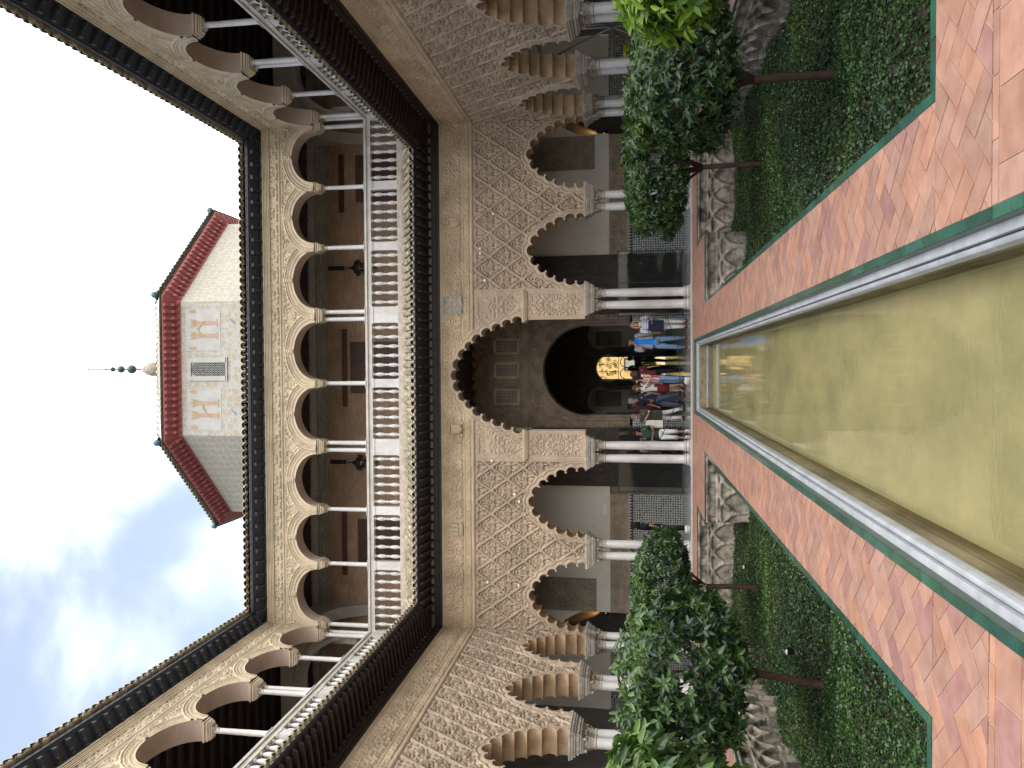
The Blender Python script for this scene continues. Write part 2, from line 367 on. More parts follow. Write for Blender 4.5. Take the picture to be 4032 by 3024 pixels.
def relief(T, u0, u1, z0, z1, step, hf, keep=None, d0=0.):
    nu = max(2, int(round((u1 - u0) / step)) + 1); nz = max(2, int(round((z1 - z0) / step)) + 1)
    U, Z = np.meshgrid(np.linspace(u0, u1, nu), np.linspace(z0, z1, nz))
    h = hf(U, Z) + d0
    V = T(U.ravel(), h.ravel(), Z.ravel()); V = np.stack(np.broadcast_arrays(*V), 1)
    I = np.arange(nu * nz).reshape(nz, nu)
    Q = np.stack([I[:-1, :-1], I[:-1, 1:], I[1:, 1:], I[1:, :-1]], -1).reshape(-1, 4)
    if keep is not None:
        K = keep(U, Z); kc = (K[:-1, :-1] & K[:-1, 1:] & K[1:, 1:] & K[1:, :-1]).reshape(-1); Q = Q[kc]
    return mesh_np('relief', V, Q, True)

# ---------------------------------------------------------------- curves of the arches
def lobed(tips, sag=.48, n=9):
    """tips: list (u,z) from left foot to right foot; lobes bulge to the left of travel. returns pts + outward normals"""
    P = []; N = []
    for (a, b) in zip(tips[:-1], tips[1:]):
        a = np.array(a); b = np.array(b); ch = np.linalg.norm(b - a); s = sag * ch
        r = (ch * ch / 4 + s * s) / (2 * s); d = (b - a) / ch; nrm = np.array([-d[1], d[0]]); c = (a + b) / 2 + nrm * (s - r)
        a0 = math.atan2(*(a - c)[::-1]); a1 = math.atan2(*(b - c)[::-1])
        while a1 > a0: a1 -= 2 * pi
        for t in np.linspace(a0, a1, n):
            e = np.array([cos(t), sin(t)]); P.append(c + e * r); N.append(e)
    return np.array(P), np.array(N)
def inside(poly, U, Z):
    r = np.zeros(U.shape, bool); n = len(poly); j = n - 1
    for i in range(n):
        xi, yi = poly[i]; xj, yj = poly[j]
        if yi != yj: r ^= ((yi > Z) != (yj > Z)) & (U < (xj - xi) * (Z - yi) / (yj - yi) + xi)
        j = i
    return r
def cdist(P, U, Z):
    D = np.full(U.shape, 9.)
    for i in range(len(P) - 1):
        a, b = P[i], P[i + 1]; ab = b - a; L = ab.dot(ab)
        if L < 1e-9: continue
        t = np.clip(((U - a[0]) * ab[0] + (Z - a[1]) * ab[1]) / L, 0, 1)
        D = np.minimum(D, np.hypot(U - a[0] - t * ab[0], Z - a[1] - t * ab[1]))
    return D
def arch_strip(T, P, N, w, dfront, dback, m=2):
    """front ring (w wide, at dfront) + reveal from dfront back to dback"""
    ring = MB(T); rev = MB(T)
    for i in range(len(P) - 1):
        a, b = P[i], P[i + 1]
        if np.hypot(*(b - a)) < 1e-5: continue
        ao, bo = a + N[i] * w, b + N[i + 1] * w
        ring.add([(a[0], dfront, a[1]), (b[0], dfront, b[1]), (bo[0], dfront - .004, bo[1]), (ao[0], dfront - .004, ao[1])], [(0, 1, 2, 3)])
        rev.add([(a[0], dfront, a[1]), (b[0], dfront, b[1]), (b[0], dback, b[1]), (a[0], dback, a[1])], [(0, 1, 2, 3)], True)
    return ring, rev

# transforms: (u along the wall, d towards the courtyard, z)
def T_far(y): return lambda u, d, z: (u, y - d, z)
def T_right(x): return lambda u, d, z: (x - d, u, z)
def T_left(x): return lambda u, d, z: (-x + d, u, z)

# ================================================================ SETTING: ground, paths, pool
g = MB().box(-90, 90, -60, 140, -1.9, -1.5); struct('ground', g, 'soil')

def clip_poly(P, x0, x1, y0, y1):
    for ax, v, sg in ((0, x0, 1), (0, x1, -1), (1, y0, 1), (1, y1, -1)):
        out = []
        for i in range(len(P)):
            a, b = P[i - 1], P[i]; ia = (a[ax] - v) * sg >= 0; ib = (b[ax] - v) * sg >= 0
            if ia != ib:
                t = (v - a[ax]) / (b[ax] - a[ax]); out.append((a[0] + t * (b[0] - a[0]), a[1] + t * (b[1] - a[1])))
            if ib: out.append(b)
        P = out
        if len(P) < 3: return []
    return P
def area(P): return abs(sum(P[i - 1][0] * P[i][1] - P[i][0] * P[i - 1][1] for i in range(len(P)))) / 2
GX0, GX1, GYN, GYM, GYF, GXM = 1.74, 6.0, 4.55, 17.85, 19.95, 3.27     # sunken garden outline
PX, PY0, PY1 = .975, 1.0, 20.92                                          # outer line of the pool's green border
def regions():
    for s in (1, -1):
        f = lambda a, b: (a, b) if s > 0 else (-b, -a)
        yield (*f(PX, GX0 - .06), GYN - .064, GYM + .065); yield (*f(PX, 7.2), 3.821, GYN - .064); yield (*f(PX, GXM), GYM + .065, PY1)
        yield (*f(GXM, 7.2), GYF + .065, PY1); yield (*f(GX1 + .065, 7.2), 3.0, GYF + .065)
        yield (*f(PX, 7.2), -2.0, 3.82)
    yield (-7.2, 7.2, PY1, 21.52)
tiles = MB()
def put_tile(P, z=0.0):
    c = (sum(p[0] for p in P) / len(P), sum(p[1] for p in P) / len(P))
    b = random.uniform(.84, 1.10); w = random.uniform(-.06, .08)
    t = (b * (1 + w), b, b * (1 - w)) if random.random() > .13 else (.85 * b, .80 * b, .95 * b)
    dz = random.uniform(-.0015, .0015); sx, sy = random.uniform(-.004, .004), random.uniform(-.004, .004)
    top = [(p[0], p[1], z + dz + (p[0] - c[0]) * sx + (p[1] - c[1]) * sy) for p in P]; n = len(P)
    bot = [(p[0], p[1], z - .03) for p in P]
    tiles.add(top + bot, [tuple(range(n))] + [(i, n + i, n + (i + 1) % n, (i + 1) % n) for i in range(n)], False, t)
TW, TL = .145, .29
def herring(x0, x1, y0, y1):
    ca = cos(pi / 4); g_ = .0035
    cx, cy = (x0 + x1) / 2, (y0 + y1) / 2; rad = max(x1 - x0, y1 - y0) * .75 + 1
    n = int(rad / TW) + 4
    ux, uy = int(round((cx * ca + cy * ca) / TW)), int(round((-cx * ca + cy * ca) / TW))
    for i in range(ux - n, ux + n):
        for j in range(uy - n, uy + n):
            k = (i - j) % 4
            if k == 0: r = (i, i + 2, j, j + 1)
            elif k == 2 - 4 + 4 + 1: r = (i, i + 1, j, j + 2)
            else: continue
            a0, a1, b0, b1 = [q * TW for q in r]; a0 += g_; a1 -= g_; b0 += g_; b1 -= g_
            P = [((a - b) * ca, (a + b) * ca) for a, b in ((a0, b0), (a1, b0), (a1, b1), (a0, b1))]
            if all(p[0] < x0 for p in P) or all(p[0] > x1 for p in P) or all(p[1] < y0 for p in P) or all(p[1] > y1 for p in P): continue
            P = clip_poly(P, x0, x1, y0, y1)
            if len(P) > 2 and area(P) > .0001: put_tile(P)
def rows(x0, x1, y0, y1, w, l):
    y = y0; k = 0
    while y < y1 - .02:
        x = x0 - (k % 2) * l / 2
        while x < x1:
            P = clip_poly([(x + .004, y + .004), (x + l - .004, y + .004), (x + l - .004, y + w - .004), (x + .004, y + w - .004)], x0 + .002, x1 - .002, y0, y1)
            if len(P) > 2 and area(P) > .001: put_tile(P)
            x += l
        y += w; k += 1
for (a, b, c, d) in regions():
    if d == 3.82: rows(a + .003, b - .003, 3.75, 3.82, .065, .29); rows(a + .003, b - .003, -2, 3.745, .29, .34)
    elif c == PY1: rows(a, b, c + .004, d, .15, .145)
    else: herring(a + .003, b - .003, c + .003, d - .003)
struct('path', tiles, 'terracotta')
bed = MB()
for (a, b, c, d) in regions(): bed.box(a - .004, b + .004, c - .004, d + .004, -.3, -.0045)
struct('mortar_bed', bed, 'grout')

# green glazed borders, each glazed piece with its own shade
gb = MB()
def border(x0, x1, y0, y1, z=.004):
    horiz = (x1 - x0) > (y1 - y0); L = (x1 - x0) if horiz else (y1 - y0); n = max(1, int(round(L / .28)))
    for i in range(n):
        a, b = L * i / n + .002, L * (i + 1) / n - .002; t = random.uniform(.7, 1.3); tt = (t, t, t * random.uniform(.85, 1.15))
        if horiz: gb.box(x0 + a, x0 + b, y0, y1, -.08, z, tt)
        else: gb.box(x0, x1, y0 + a, y0 + b, -.08, z, tt)
for s in (1, -1):
    f = lambda a, b: (a, b) if s > 0 else (-b, -a)
    border(*f(PX - .06, PX), PY0, PY1)
    border(*f(GX0 - .06, GX0), GYN - .06, GYM + .06); border(*f(GX0, GXM + .06), GYM, GYM + .06)
    border(*f(GXM, GXM + .06), GYM + .06, GYF + .06); border(*f(GXM + .06, GX1 + .06), GYF, GYF + .06)
    border(*f(GX1, GX1 + .06), GYN - .06, GYF); border(*f(GX0, GX1 + .06), GYN - .06, GYN)
border(-PX + .06, PX - .06, PY1 - .06, PY1)
struct('path_border', gb, 'green_glaze')

# pool
pm = MB(); pw = MB(); pf = MB(); gs = MB()
ix = PX - .06
for s in (1, -1):
    X = lambda a, b: (a, b) if s > 0 else (-b, -a)
    gs.box(*X(ix - .004, ix + .02), PY0, PY1 - .06, -.16, -.002)
    pm.box(*X(ix - .056, ix - .004), PY0, PY1 - .07, -.20, -.062)
    prof = [(ix - .100, -.115), (ix - .094, -.095), (ix - .080, -.086), (ix - .064, -.090), (ix - .064, -.18), (ix - .092, -.18), (ix - .102, -.15)]
    pm.extr([(s * p[0], p[1]) for p in prof], PY0, PY1 - .13, 'd')
    pw.box(*X(ix - .060, ix), PY0, PY1 - .1, -.9, -.201)
    pw.extr([(s * (ix - .060), -.345), (s * (ix - .072), -.36), (s * (ix - .072), -.9), (s * (ix - .060), -.9)], PY0, PY1 - .2, 'd')
pm.box(-ix, ix, PY1 - .15, PY1 - .062, -.12, -.055); gs.box(-ix, ix, PY1 - .07, PY1 - .058, -.16, -.004)
pm.box(-ix + .1, ix - .1, PY1 - .27, PY1 - .155, -.33, -.31)
for zc, hh in ((-.235, .1),): pw.box(-ix, ix, PY1 - .16, PY1 - .1, -.9, -.12)
struct('pool_coping', pm, 'pool_marble'); struct('pool_edge_side', gs, 'green_side'); struct('pool_sides', pw, 'pool_wall')
struct('pool_end_step', MB().box(-ix + .13, ix - .13, PY1 - .30, PY1 - .16, -.55, -.375), 'pool_wall')
struct('pool_bottom', MB().box(-ix, ix, PY0 - .1, PY1, -.75, -.455), 'pool_floor')
struct('pool_near_end', MB().box(-ix, ix, PY0 - .3, PY0, -.9, -.004), 'pool_marble')
dh = MB()
for x in (-.19, -.13): dh.add([(x + .02 * cos(a * pi / 5), PY1 - .1605, -.20 + .02 * sin(a * pi / 5)) for a in range(10)], [tuple(range(10))])
struct('pool_drain', dh, 'dark_metal')
struct('water', MB().add([(-ix + .058, PY0, -.335), (ix - .058, PY0, -.335), (ix - .058, PY1 - .16, -.335), (-ix + .058, PY1 - .16, -.335)], [(0, 1, 2, 3)]), 'water')

# gallery floors with the white marble step
fl = MB(); st_ = MB()
fl.box(-11.2, 11.2, 21.62, 25.62, -.3, .03)
for s in (1, -1):
    X = lambda a, b: (a, b) if s > 0 else (-b, -a)
    fl.box(*X(7.34, 11.2), 2, 21.61, -.3, .03); st_.box(*X(7.2, 7.335), 2, 21.53, -.3, .036)
st_.box(-7.335, 7.335, 21.525, 21.615, -.3, .038)
struct('gallery_floor', fl, 'marble_floor'); struct('gallery_step', st_, 'marble_warm')

# sunken garden: earth bed, plain retaining walls, walls with interlaced arches
ZG = -1.12
for s, side in ((1, 'right'), (-1, 'left')):
    X = lambda a, b: (a, b) if s > 0 else (-b, -a)
    struct('garden_bed', MB().box(*X(GX0 - .2, GX1 + .2), GYN - .2, GYF + .2, -1.5, ZG), 'soil')
    w = MB(); w.box(*X(GX0 - .3, GX0 + .0), GYN - .3, GYM, -1.4, -.012); w.box(*X(GX0 - .3, GX1 + .3), GYN - .3, GYN - .0, -1.4, -.014)
    gw = thing('garden_wall', f'low retaining wall with interlaced stone arches round the {side} sunken garden', 'garden wall', group='retaining walls of the sunken gardens')
    obj('plain_face', w, 'garden_stone', gw)
    def gh(off):
        def f(U, Z):
            S = .5; R_ = .5; z0 = -.82
            u = U + off; k = np.floor(u / S); h = np.zeros(U.shape)
            band = np.zeros(U.shape)
            for kk in (-2, -1, 0, 1, 2, 3):
                c = (k + kk) * S
                dd = np.abs(np.hypot(u - c, np.maximum(Z - z0, 0)) - R_)
                band = np.maximum(band, 1 - sst(.030, .044, dd))
            
            top = sst(-.31, -.29, Z)
            nich = (np.abs(((u / S) % 1) - .5) < .34) & (Z < -.10) & (Z > -.24)
            h = .06 * band
            h = np.maximum(h, .06 * top * (1 - nich * 1.0)); h += .035 * sst(-.065, -.055, Z)
            h += .014 * (vnoise(u * 6, Z * 9) - .5) + .010 * (vnoise(u * 19, Z * 19) - .5)
            courses = np.abs(((Z / .115) % 1) - .5); h -= .014 * (courses > .44)
            return h
        return f
    Tf = (T_right if s > 0 else T_left)(GX1)
    obj('arched_face', relief(Tf, GYN, GYF, ZG - .1, -.01, .022, gh(.1)), 'garden_stone', gw)
    Ta = lambda u, d, z: (u, GYF - d, z); Tb = lambda u, d, z: (u, GYM - d, z)
    obj('arched_face', relief(Ta, *X(GXM, GX1), ZG - .1, -.011, .02, gh(.2)), 'garden_stone', gw)
    obj('arched_face', relief(Tb, *X(GX0, GXM), ZG - .1, -.012, .02, gh(.05)), 'garden_stone', gw)
    bk = MB(); bk.box(*X(GX0, GXM - .001), GYM, GYM + .3, -1.4, -.085); bk.box(*X(GXM, GX1 + .3), GYF, GYF + .3, -1.4, -.086); bk.box(*X(GX1, GX1 + .3), GYN, GYF - .001, -1.4, -.087)
    bk.box(*X(GXM - .02, GXM), GYM, GYF, -1.4, -.0125)
    obj('core', bk, 'garden_stone', gw)

# ================================================================ THE THREE PALACE WINGS
TIPS = [(-.90, 2.93), (-.875, 3.17), (-.82, 3.48), (-.72, 3.77), (-.575, 4.01), (-.40, 4.23), (-.165, 4.40), (.165, 4.40), (.40, 4.23), (.575, 4.01), (.72, 3.77), (.82, 3.48), (.875, 3.17), (.90, 2.93)]
BIG = [(-1.56, 4.70), (-1.48, 4.99), (-1.37, 5.28), (-1.26, 5.58), (-1.11, 5.87), (-.92, 6.13), (-.72, 6.33), (-.46, 6.50), (-.16, 6.63)]
BIG = BIG + [(-a, b) for a, b in BIG[::-1]]
ZS0, ZS1, ZF0, ZF1 = 2.93, 6.16, 6.40, 7.10

def molding(D, w=.17):
    """stepped archivolt along an opening, D = distance from its edge"""
    h = .052 * (1 - sst(.045, .055, D)) + .030 * sst(.05, .056, D) * (1 - sst(.085, .095, D)) + .044 * sst(.095, .105, D) * (1 - sst(.14, .155, D))
    return h
def sebka(u, z, uo):
    a = (u - uo) / .67; b = (z - 4.22) / .94
    p = a + b; q = a - b
    dp = np.abs(p - np.round(p)); dq = np.abs(q - np.round(q))
    sc = .67 * .94 / sqrt(.67 ** 2 + .94 ** 2)
    d1 = dp * sc; d2 = dq * sc; d = np.minimum(d1, d2); along = np.where(d1 < d2, q, p)
    wv = .020 + .017 * np.abs(np.sin(pi * along * 6))
    rib = 1 - sst(wv, wv + .010, d); groove = 1 - sst(.004, .012, np.abs(d - wv * .5))
    # motif inside every diamond
    cu = (np.floor(p) + .5 + np.floor(q) + .5) / 2 * .67; cz = (np.floor(p) - np.floor(q)) / 2 * .94
    x = (u - uo) - cu; y = (z - 4.22) - cz - .03
    r = np.hypot(x, y); th = np.arctan2(y, x)
    shell = (1 - sst(.075, .088, r)) * (.55 + .45 * np.cos(th * 9)) + (1 - sst(.008, .014, np.abs(r - .095))) * .9
    lx = np.abs(x); leaf = curl(lx + cu * 0, y + .5, 7.0, 2.0, 3)
    hole = sst(.60, .80, leaf)
    vein = curl(lx * 1.0, y, 11, 1.5, 8)
    body = (1 - hole) * (.62 + .38 * vein)
    inner = np.where(r < .11, shell * .8 + .2, body)
    edge = sst(wv + .01, wv + .04, d)
    return .085 * rib - .014 * groove * rib + .072 * inner * edge * (1 - rib)
def frieze_low(u, z):
    base = .006 * np.ones(u.shape)
    v = (z - ZF0) / (ZF1 - ZF0)
    per = .46
    pk = np.floor(u / per)
    text = arab(u, z, 11, 5, per) * (np.mod(pk, 3) < 2) + sst(.3, .7, curl(u * .8, z * 1.8, 8, 2.6, 2)) * (np.mod(pk, 3) >= 2)
    inb = sst(.10, .12, v) * (1 - sst(.84, .86, v))
    seam = np.abs(((u / per) % 1) - .5) > .487
    h = base + .036 * text * inb * (1 - seam) + .03 * (1 - sst(.05, .07, v)) + .028 * sst(.90, .92, v)
    h -= .012 * (np.abs(v - .095) < .02)
    return h
def band_low(u, z):
    v = (z - ZS1) / (ZF0 - ZS1)
    t = sst(.3, .7, curl(u * 1.5, z, 12, 2.4, 7))
    return .045 + .022 * t * sst(.3, .34, v) * (1 - sst(.88, .92, v)) + .022 * (1 - sst(.12, .16, v)) - .020 * (np.abs(v - .22) < .05) + .02 * sst(.94, .96, v)

def colmesh():
    sh = MB().lathe([(.133, .19), (.134, .22), (.122, .235), (.124, .6), (.126, 1.1), (.122, 1.8), (.112, 2.34), (.112, 2.37)], n=18).mesh('shaft')
    bs = MB(); bs.box(-.175, .175, -.175, .175, 0, .055); bs.lathe([(.165, .055), (.18, .075), (.175, .105), (.15, .12), (.15, .14), (.162, .155), (.158, .18), (.135, .192)], n=18)
    cp = MB(); cp.lathe([(.113, 2.37), (.130, 2.385), (.130, 2.40), (.114, 2.415), (.112, 2.46), (.120, 2.50), (.112, 2.505)], n=16)
    for i in range(8):      # two rows of leaves and four volutes
        a = i * pi / 4
        for r0, z0, l in ((.118, 2.44, .085), (.128, 2.51, .08)):
            aa = a + (0 if z0 < 2.5 else pi / 8); c, s_ = cos(aa), sin(aa)
            pts = [(r0, z0), (r0 + .02, z0 + l * .7), (r0 + .045, z0 + l), (r0 + .05, z0 + l * .75)]
            for k in range(3):
                (ra, za), (rb, zb) = pts[k], pts[k + 1]; w0, w1 = .034, .030 - .006 * k
                cp.add([(ra * c - w0 * s_, ra * s_ + w0 * c, za), (ra * c + w0 * s_, ra * s_ - w0 * c, za), (rb * c + w1 * s_, rb * s_ - w1 * c, zb), (rb * c - w1 * s_, rb * s_ + w1 * c, zb)], [(0, 1, 2, 3)])
    cp.lathe([(.118, 2.5), (.125, 2.56), (.145, 2.615), (.15, 2.62)], n=16)
    for i in range(4):
        a = pi / 4 + i * pi / 2; c = (.175 * cos(a), .175 * sin(a), 2.60)
        cp.ball(c, (.04, .04, .045), 8, 6)
    cp.box(-.15, .15, -.15, .15, 2.635, 2.68); cp.box(-.165, .165, -.165, .165, 2.655, 2.672)
    return sh, bs.mesh('base'), cp.mesh('capital')
SH, BS, CP = colmesh()
def upcol():
    sh = MB().lathe([(.075, 9.51), (.078, 9.53), (.075, 9.56), (.064, 9.575), (.067, 9.9), (.060, 10.66), (.06, 10.67)], n=14).mesh('shaft')
    cp = MB(); cp.lathe([(.061, 10.67), (.070, 10.68), (.070, 10.695), (.062, 10.70), (.064, 10.74), (.088, 10.79)], n=12)
    for i in range(4):
        a = pi / 4 + i * pi / 2; cp.ball((.095 * cos(a), .095 * sin(a), 10.785), .026, 6, 5)
    cp.box(-.1, .1, -.1, .1, 10.80, 10.825)
    return sh, cp.mesh('capital')
USH, UCP = upcol()
BAL = MB().lathe([(r * 1.06, z) for r, z in [(.055, 8.47), (.055, 8.50), (.035, 8.51), (.030, 8.53), (.052, 8.60), (.060, 8.66), (.052, 8.73), (.030, 8.83), (.026, 8.855), (.040, 8.87), (.040, 8.895), (.026, 8.91), (.030, 8.935), (.052, 9.03), (.060, 9.10), (.052, 9.16), (.030, 9.235), (.028, 9.255), (.055, 9.27), (.055, 9.31)]], n=12).mesh('baluster')
def low_column(parent, x, y):
    c = obj('column', SH, 'marble', parent, (x, y, 0)); obj('base', BS, 'marble_warm', c); obj('capital', CP, 'carved_stone', c); return c
def up_column(parent, x, y):
    c = obj('upper_column', USH, 'marble', parent, (x, y, 0)); obj('capital', UCP, 'carved_stone', c); return c

def tile_rows(mb, u0, u1, top, bot, sp, nseg, r, lim, seed=0):
    """barrel tiles from top (d,z) to bot (d,z); lim(u) = largest allowed d"""
    rr = random.Random(seed); n = int((u1 - u0) / sp)
    for i in range(2 * n + 1):
        u = u0 + sp * i / 2; cover = i % 2 == 0
        dl = min(bot[0], lim(u)) if lim else bot[0]
        if dl - top[0] < .12: continue
        t = (dl - top[0]) / (bot[0] - top[0]); B = (dl, top[1] + (bot[1] - top[1]) * t); ns = max(1, int(round(nseg * t)))
        for k in range(ns):
            a = k / ns; b = (k + 1.12) / ns if k < ns - 1 else 1.0
            pa = (top[0] + (B[0] - top[0]) * a, top[1] + (B[1] - top[1]) * a); pb = (top[0] + (B[0] - top[0]) * b, top[1] + (B[1] - top[1]) * b)
            ra, rb = (r * .85, r) if cover else (r, r * .88)
            jit = rr.uniform(-.006, .006); lift = (.018 if cover else -.01) * 1.0; sg = 1 if cover else -1; v = []; m = 6
            tt = rr.uniform(.7, 1.35); tc_ = (tt, tt * rr.uniform(.93, 1.03), tt * rr.uniform(.8, 1.0))
            for (p, q, e) in ((pa, ra, 0), (pb, rb, .012)):
                for w_ in (q, q - .018):
                    for j in range(m + 1):
                        an = pi * j / m; v.append((u + jit + w_ * cos(an), p[0], p[1] + lift + e + sg * w_ * sin(an) * .95 + (0 if cover else .03)))
            L = m + 1; f = []
            for j in range(m):
                f += [(j, j + 1, 2 * L + j + 1, 2 * L + j), (L + j, L + j + 1, 3 * L + j + 1, 3 * L + j), (2 * L + j, 2 * L + j + 1, 3 * L + j + 1, 3 * L + j)]
            f += [(0, L, 3 * L, 2 * L), (m, L + m, 3 * L + m, 2 * L + m)]
            mb.add(v, f, True, tc_)

def shield(mb, u, z, w, h, d=.075):
    P = [(-.5, .5), (.5, .5), (.5, -.05), (.38, -.3), (0, -.5), (-.38, -.3), (-.5, -.05)]
    mb.extr([(u + a * w, z + b * h) for a, b in P], .02, d, 'd')
# extr with axis 'd' uses poly (u,z)

def build_wing(kind, TL_, TU, ulo, uhi, bays, pairs, ucols, upairs, label, big=False):
    wing = thing('palace_wing', label, 'building')
    us0, us1 = ulo, uhi                                   # lower face range
    corner = 7.3 if kind == 'far' else 21.7
    # ---- openings of the lower arcade
    k_ = 1.0 if kind == 'far' else 1.05
    curves = [np.array([(c + a * k_, z) for a, z in TIPS]) for c in bays]
    LN = [lobed([tuple(p) for p in cv]) for cv in curves]
    BN = lobed([(a + .05, z) for a, z in BIG]) if big else None
    polys = [np.vstack([P, [(P[-1][0], 2.0), (P[0][0], 2.0)]]) for P, _ in LN]
    bpoly = np.vstack([BN[0], [(1.61, 4.69), (1.61, 2.0), (-1.51, 2.0), (-1.51, 4.69)]]) if big else None
    def keep(U, Z):
        k = np.ones(U.shape, bool)
        for (P, _), pl in zip(LN, polys):
            m = (U > P[:, 0].min() - .1) & (U < P[:, 0].max() + .1) & (Z < 4.9)
            kk = inside(pl, U[m], Z[m]); k[m] &= ~kk
        if big:
            m = (np.abs(U) < 1.95) & (Z < 7.1); k[m] &= ~inside(bpoly, U[m], Z[m])
        return k
    uo = (pairs[0][0] + pairs[0][1]) / 2
    def hf(U, Z):
        h = sebka(U, Z, uo)
        if big:
            cen = np.abs(U - .04) < 2.42
            per = arab(U, Z, 8, 4, .8) * .026 + .03
            bord = (np.abs(np.abs(U - .04) - 2.33) < .075); txt = .05 + .016 * sst(.4, .6, curl(U * 3.0, Z, 9, 2, 1))
            piers = (np.abs(U - .04) > 1.5) & (Z < 4.56)
            pp = .06 + .03 * (1 - sst(.6, .8, curl(np.abs(np.abs(U - .04) - 1.98), Z, 11, 2.2, 6)))
            edge = (np.abs(np.abs(U - .04) - 1.98) > .30) | (Z < 3.05) | (Z > 4.48)
            pp = np.where(edge, .085 - .02 * (np.abs(np.abs(np.abs(U - .04) - 1.98) - .33) < .012), pp)
            h = np.where(cen, np.where(piers, pp, np.where(bord, txt, per)), h)
            h = np.where(np.abs(np.abs(U - .04) - 2.44) < .03, .085, h)
        top = Z > ZS1 - .05; h = np.where(top, .075, h); h = np.where(np.abs(Z - (ZS1 - .065)) < .012, .03, h)
        for P, _ in LN:
            m = (U > P[:, 0].min() - .3) & (U < P[:, 0].max() + .3) & (Z < 5.0)
            D = np.full(U.shape, 9.); D[m] = cdist(P, U[m], Z[m]); h = np.where(D < .155, molding(D) + .045, h)
        if big:
            D = np.full(U.shape, 9.); m = (np.abs(U) < 2.2) & (Z > 4.5); D[m] = cdist(BN[0], U[m], Z[m]); h = np.where(D < .17, molding(D) + .055, h)
        return h
    st = .018 if kind == 'far' else .024
    obj('arcade_wall', relief(TL_, us0, us1, ZS0, ZS1, st, hf, keep), 'plaster_carved', wing)
    def with_arch(fn):
        def f(U, Z):
            h = fn(U, Z)
            if big:
                D = np.full(U.shape, 9.); m = (np.abs(U) < 2.2); D[m] = cdist(BN[0], U[m], Z[m]); h = np.where(D < .17, molding(D) + .055, h)
            return h
        return f
    obj('inscription_band', relief(TL_, us0, us1, ZS1, ZF0, .014 if big else .02, with_arch(band_low), keep if big else None), 'frieze_stone', wing)
    obj('carved_frieze', relief(TL_, us0, us1, ZF0, ZF1, .014 if big else .02, with_arch(frieze_low), keep if big else None), 'frieze_stone', wing)
    for P, N in LN:
        ring, rev = arch_strip(TL_, P, N, .035, .105, -.45); obj('arch_edge', ring, 'plaster_carved', wing); obj('arch_soffit', rev, 'warm_reveal', wing)
    if big:
        P, N = BN; ring, rev = arch_strip(TL_, P, N, .04, .118, -.45); obj('arch_edge', ring, 'plaster_carved', wing); obj('arch_soffit', rev, 'carved_stone', wing)
        for s in (1, -1):      # the two carved piers and their cornices
            a, b = (1.63, 2.38) if s > 0 else (-2.30, -1.55)
            q = MB(TL_); q.box(a, b, -.45, .055, 2.93, 4.56); obj('pier', q, 'plaster_carved', wing)
            q = MB(TL_)
            for i, (e, z0, z1) in enumerate(((.03, 4.555, 4.585), (.055, 4.585, 4.62), (.085, 4.62, 4.66), (.10, 4.66, 4.70))):
                q.box(a - e, b + e * .6, -.44 + .001 * i, .09 + e, z0, z1)
            obj('pier_cornice', q, 'cream_stone', wing)
    # back face of the arcade, its solid part above the arches
    q = MB(TL_)
    zz = 4.95
    edges = sorted(bays)
    q.box(us0, us1, -.5, -.46, 7.0, ZF1 - .002)
    obj('wall_back', relief(lambda u, d, z: TL_(u, -.46 - d, z), us0, us1, ZS0, ZF1, .06, lambda U, Z: 0 * U, keep), 'gray_plaster', wing)
    # imposts + columns of the lower storey
    def impost(u0, u1):
        q = MB(TL_)
        for i, (e, z0, z1) in enumerate(((-.06, 2.68, 2.73), (-.03, 2.73, 2.78), (-.045, 2.78, 2.80), (0, 2.80, 2.85), (.03, 2.85, 2.90), (.05, 2.90, 2.945))):
            q.box(u0 - e, u1 + e, -.45 - e, .06 + e, z0, z1)
        obj('impost', q, 'carved_stone', wing)
    for a, b in pairs:
        m = (a + b) / 2; hw = .44 if abs(b - a) < .5 else abs(b - a) / 2 + .25
        impost(m - hw, m + hw)
        for c in (a, b):
            x, y, _ = TL_(c, -.24, 0); low_column(wing, x, y)
    # ---- emblems on the frieze
    if big:
        for xx, zz in ((4.63, 5.52), (3.66, 5.90), (3.52, 5.90), (2.75, 5.77), (-2.4, 5.6), (-3.35, 4.95), (-3.55, 4.82), (-5.9, 5.75), (-5.95, 4.85)):
            q = MB(TL_); q.extr([(xx + .032 * cos(a * pi / 5), zz + .032 * sin(a * pi / 5)) for a in range(10)], .10, .125, 'd'); obj('white_disc', q, 'white_sign', wing)
        q = MB(TL_); q.box(1.80, 2.32, .02, .06, 6.44, 7.04)
        for xx in (1.90, 2.20):
            q.box(xx - .035, xx + .035, .06, .10, 6.52, 6.94); q.box(xx - .06, xx + .06, .06, .11, 6.47, 6.52); q.box(xx - .055, xx + .055, .06, .11, 6.94, 6.99)
        q.box(1.92, 2.18, .06, .085, 6.74, 6.79); obj('emblem', q, 'carved_stone', wing)
        q = MB(TL_); shield(q, 4.42, 6.70, .26, .36, .07); q.ball((4.42, .07, 6.84), (.08, .04, .06)); q.ball((4.42, .06, 6.66), (.09, .03, .10)); obj('emblem', q, 'frieze_stone', wing)
        q = MB(TL_); shield(q, -1.50, 6.62, .24, .34, .10); shield(q, -1.50, 6.61, .17, .25, .115); q.box(-1.60, -1.40, .03, .11, 6.82, 6.86)
        for xx in (-1.59, -1.545, -1.50, -1.455, -1.41): q.ball((xx, .09, 6.885), (.02, .02, .028), 6, 5)
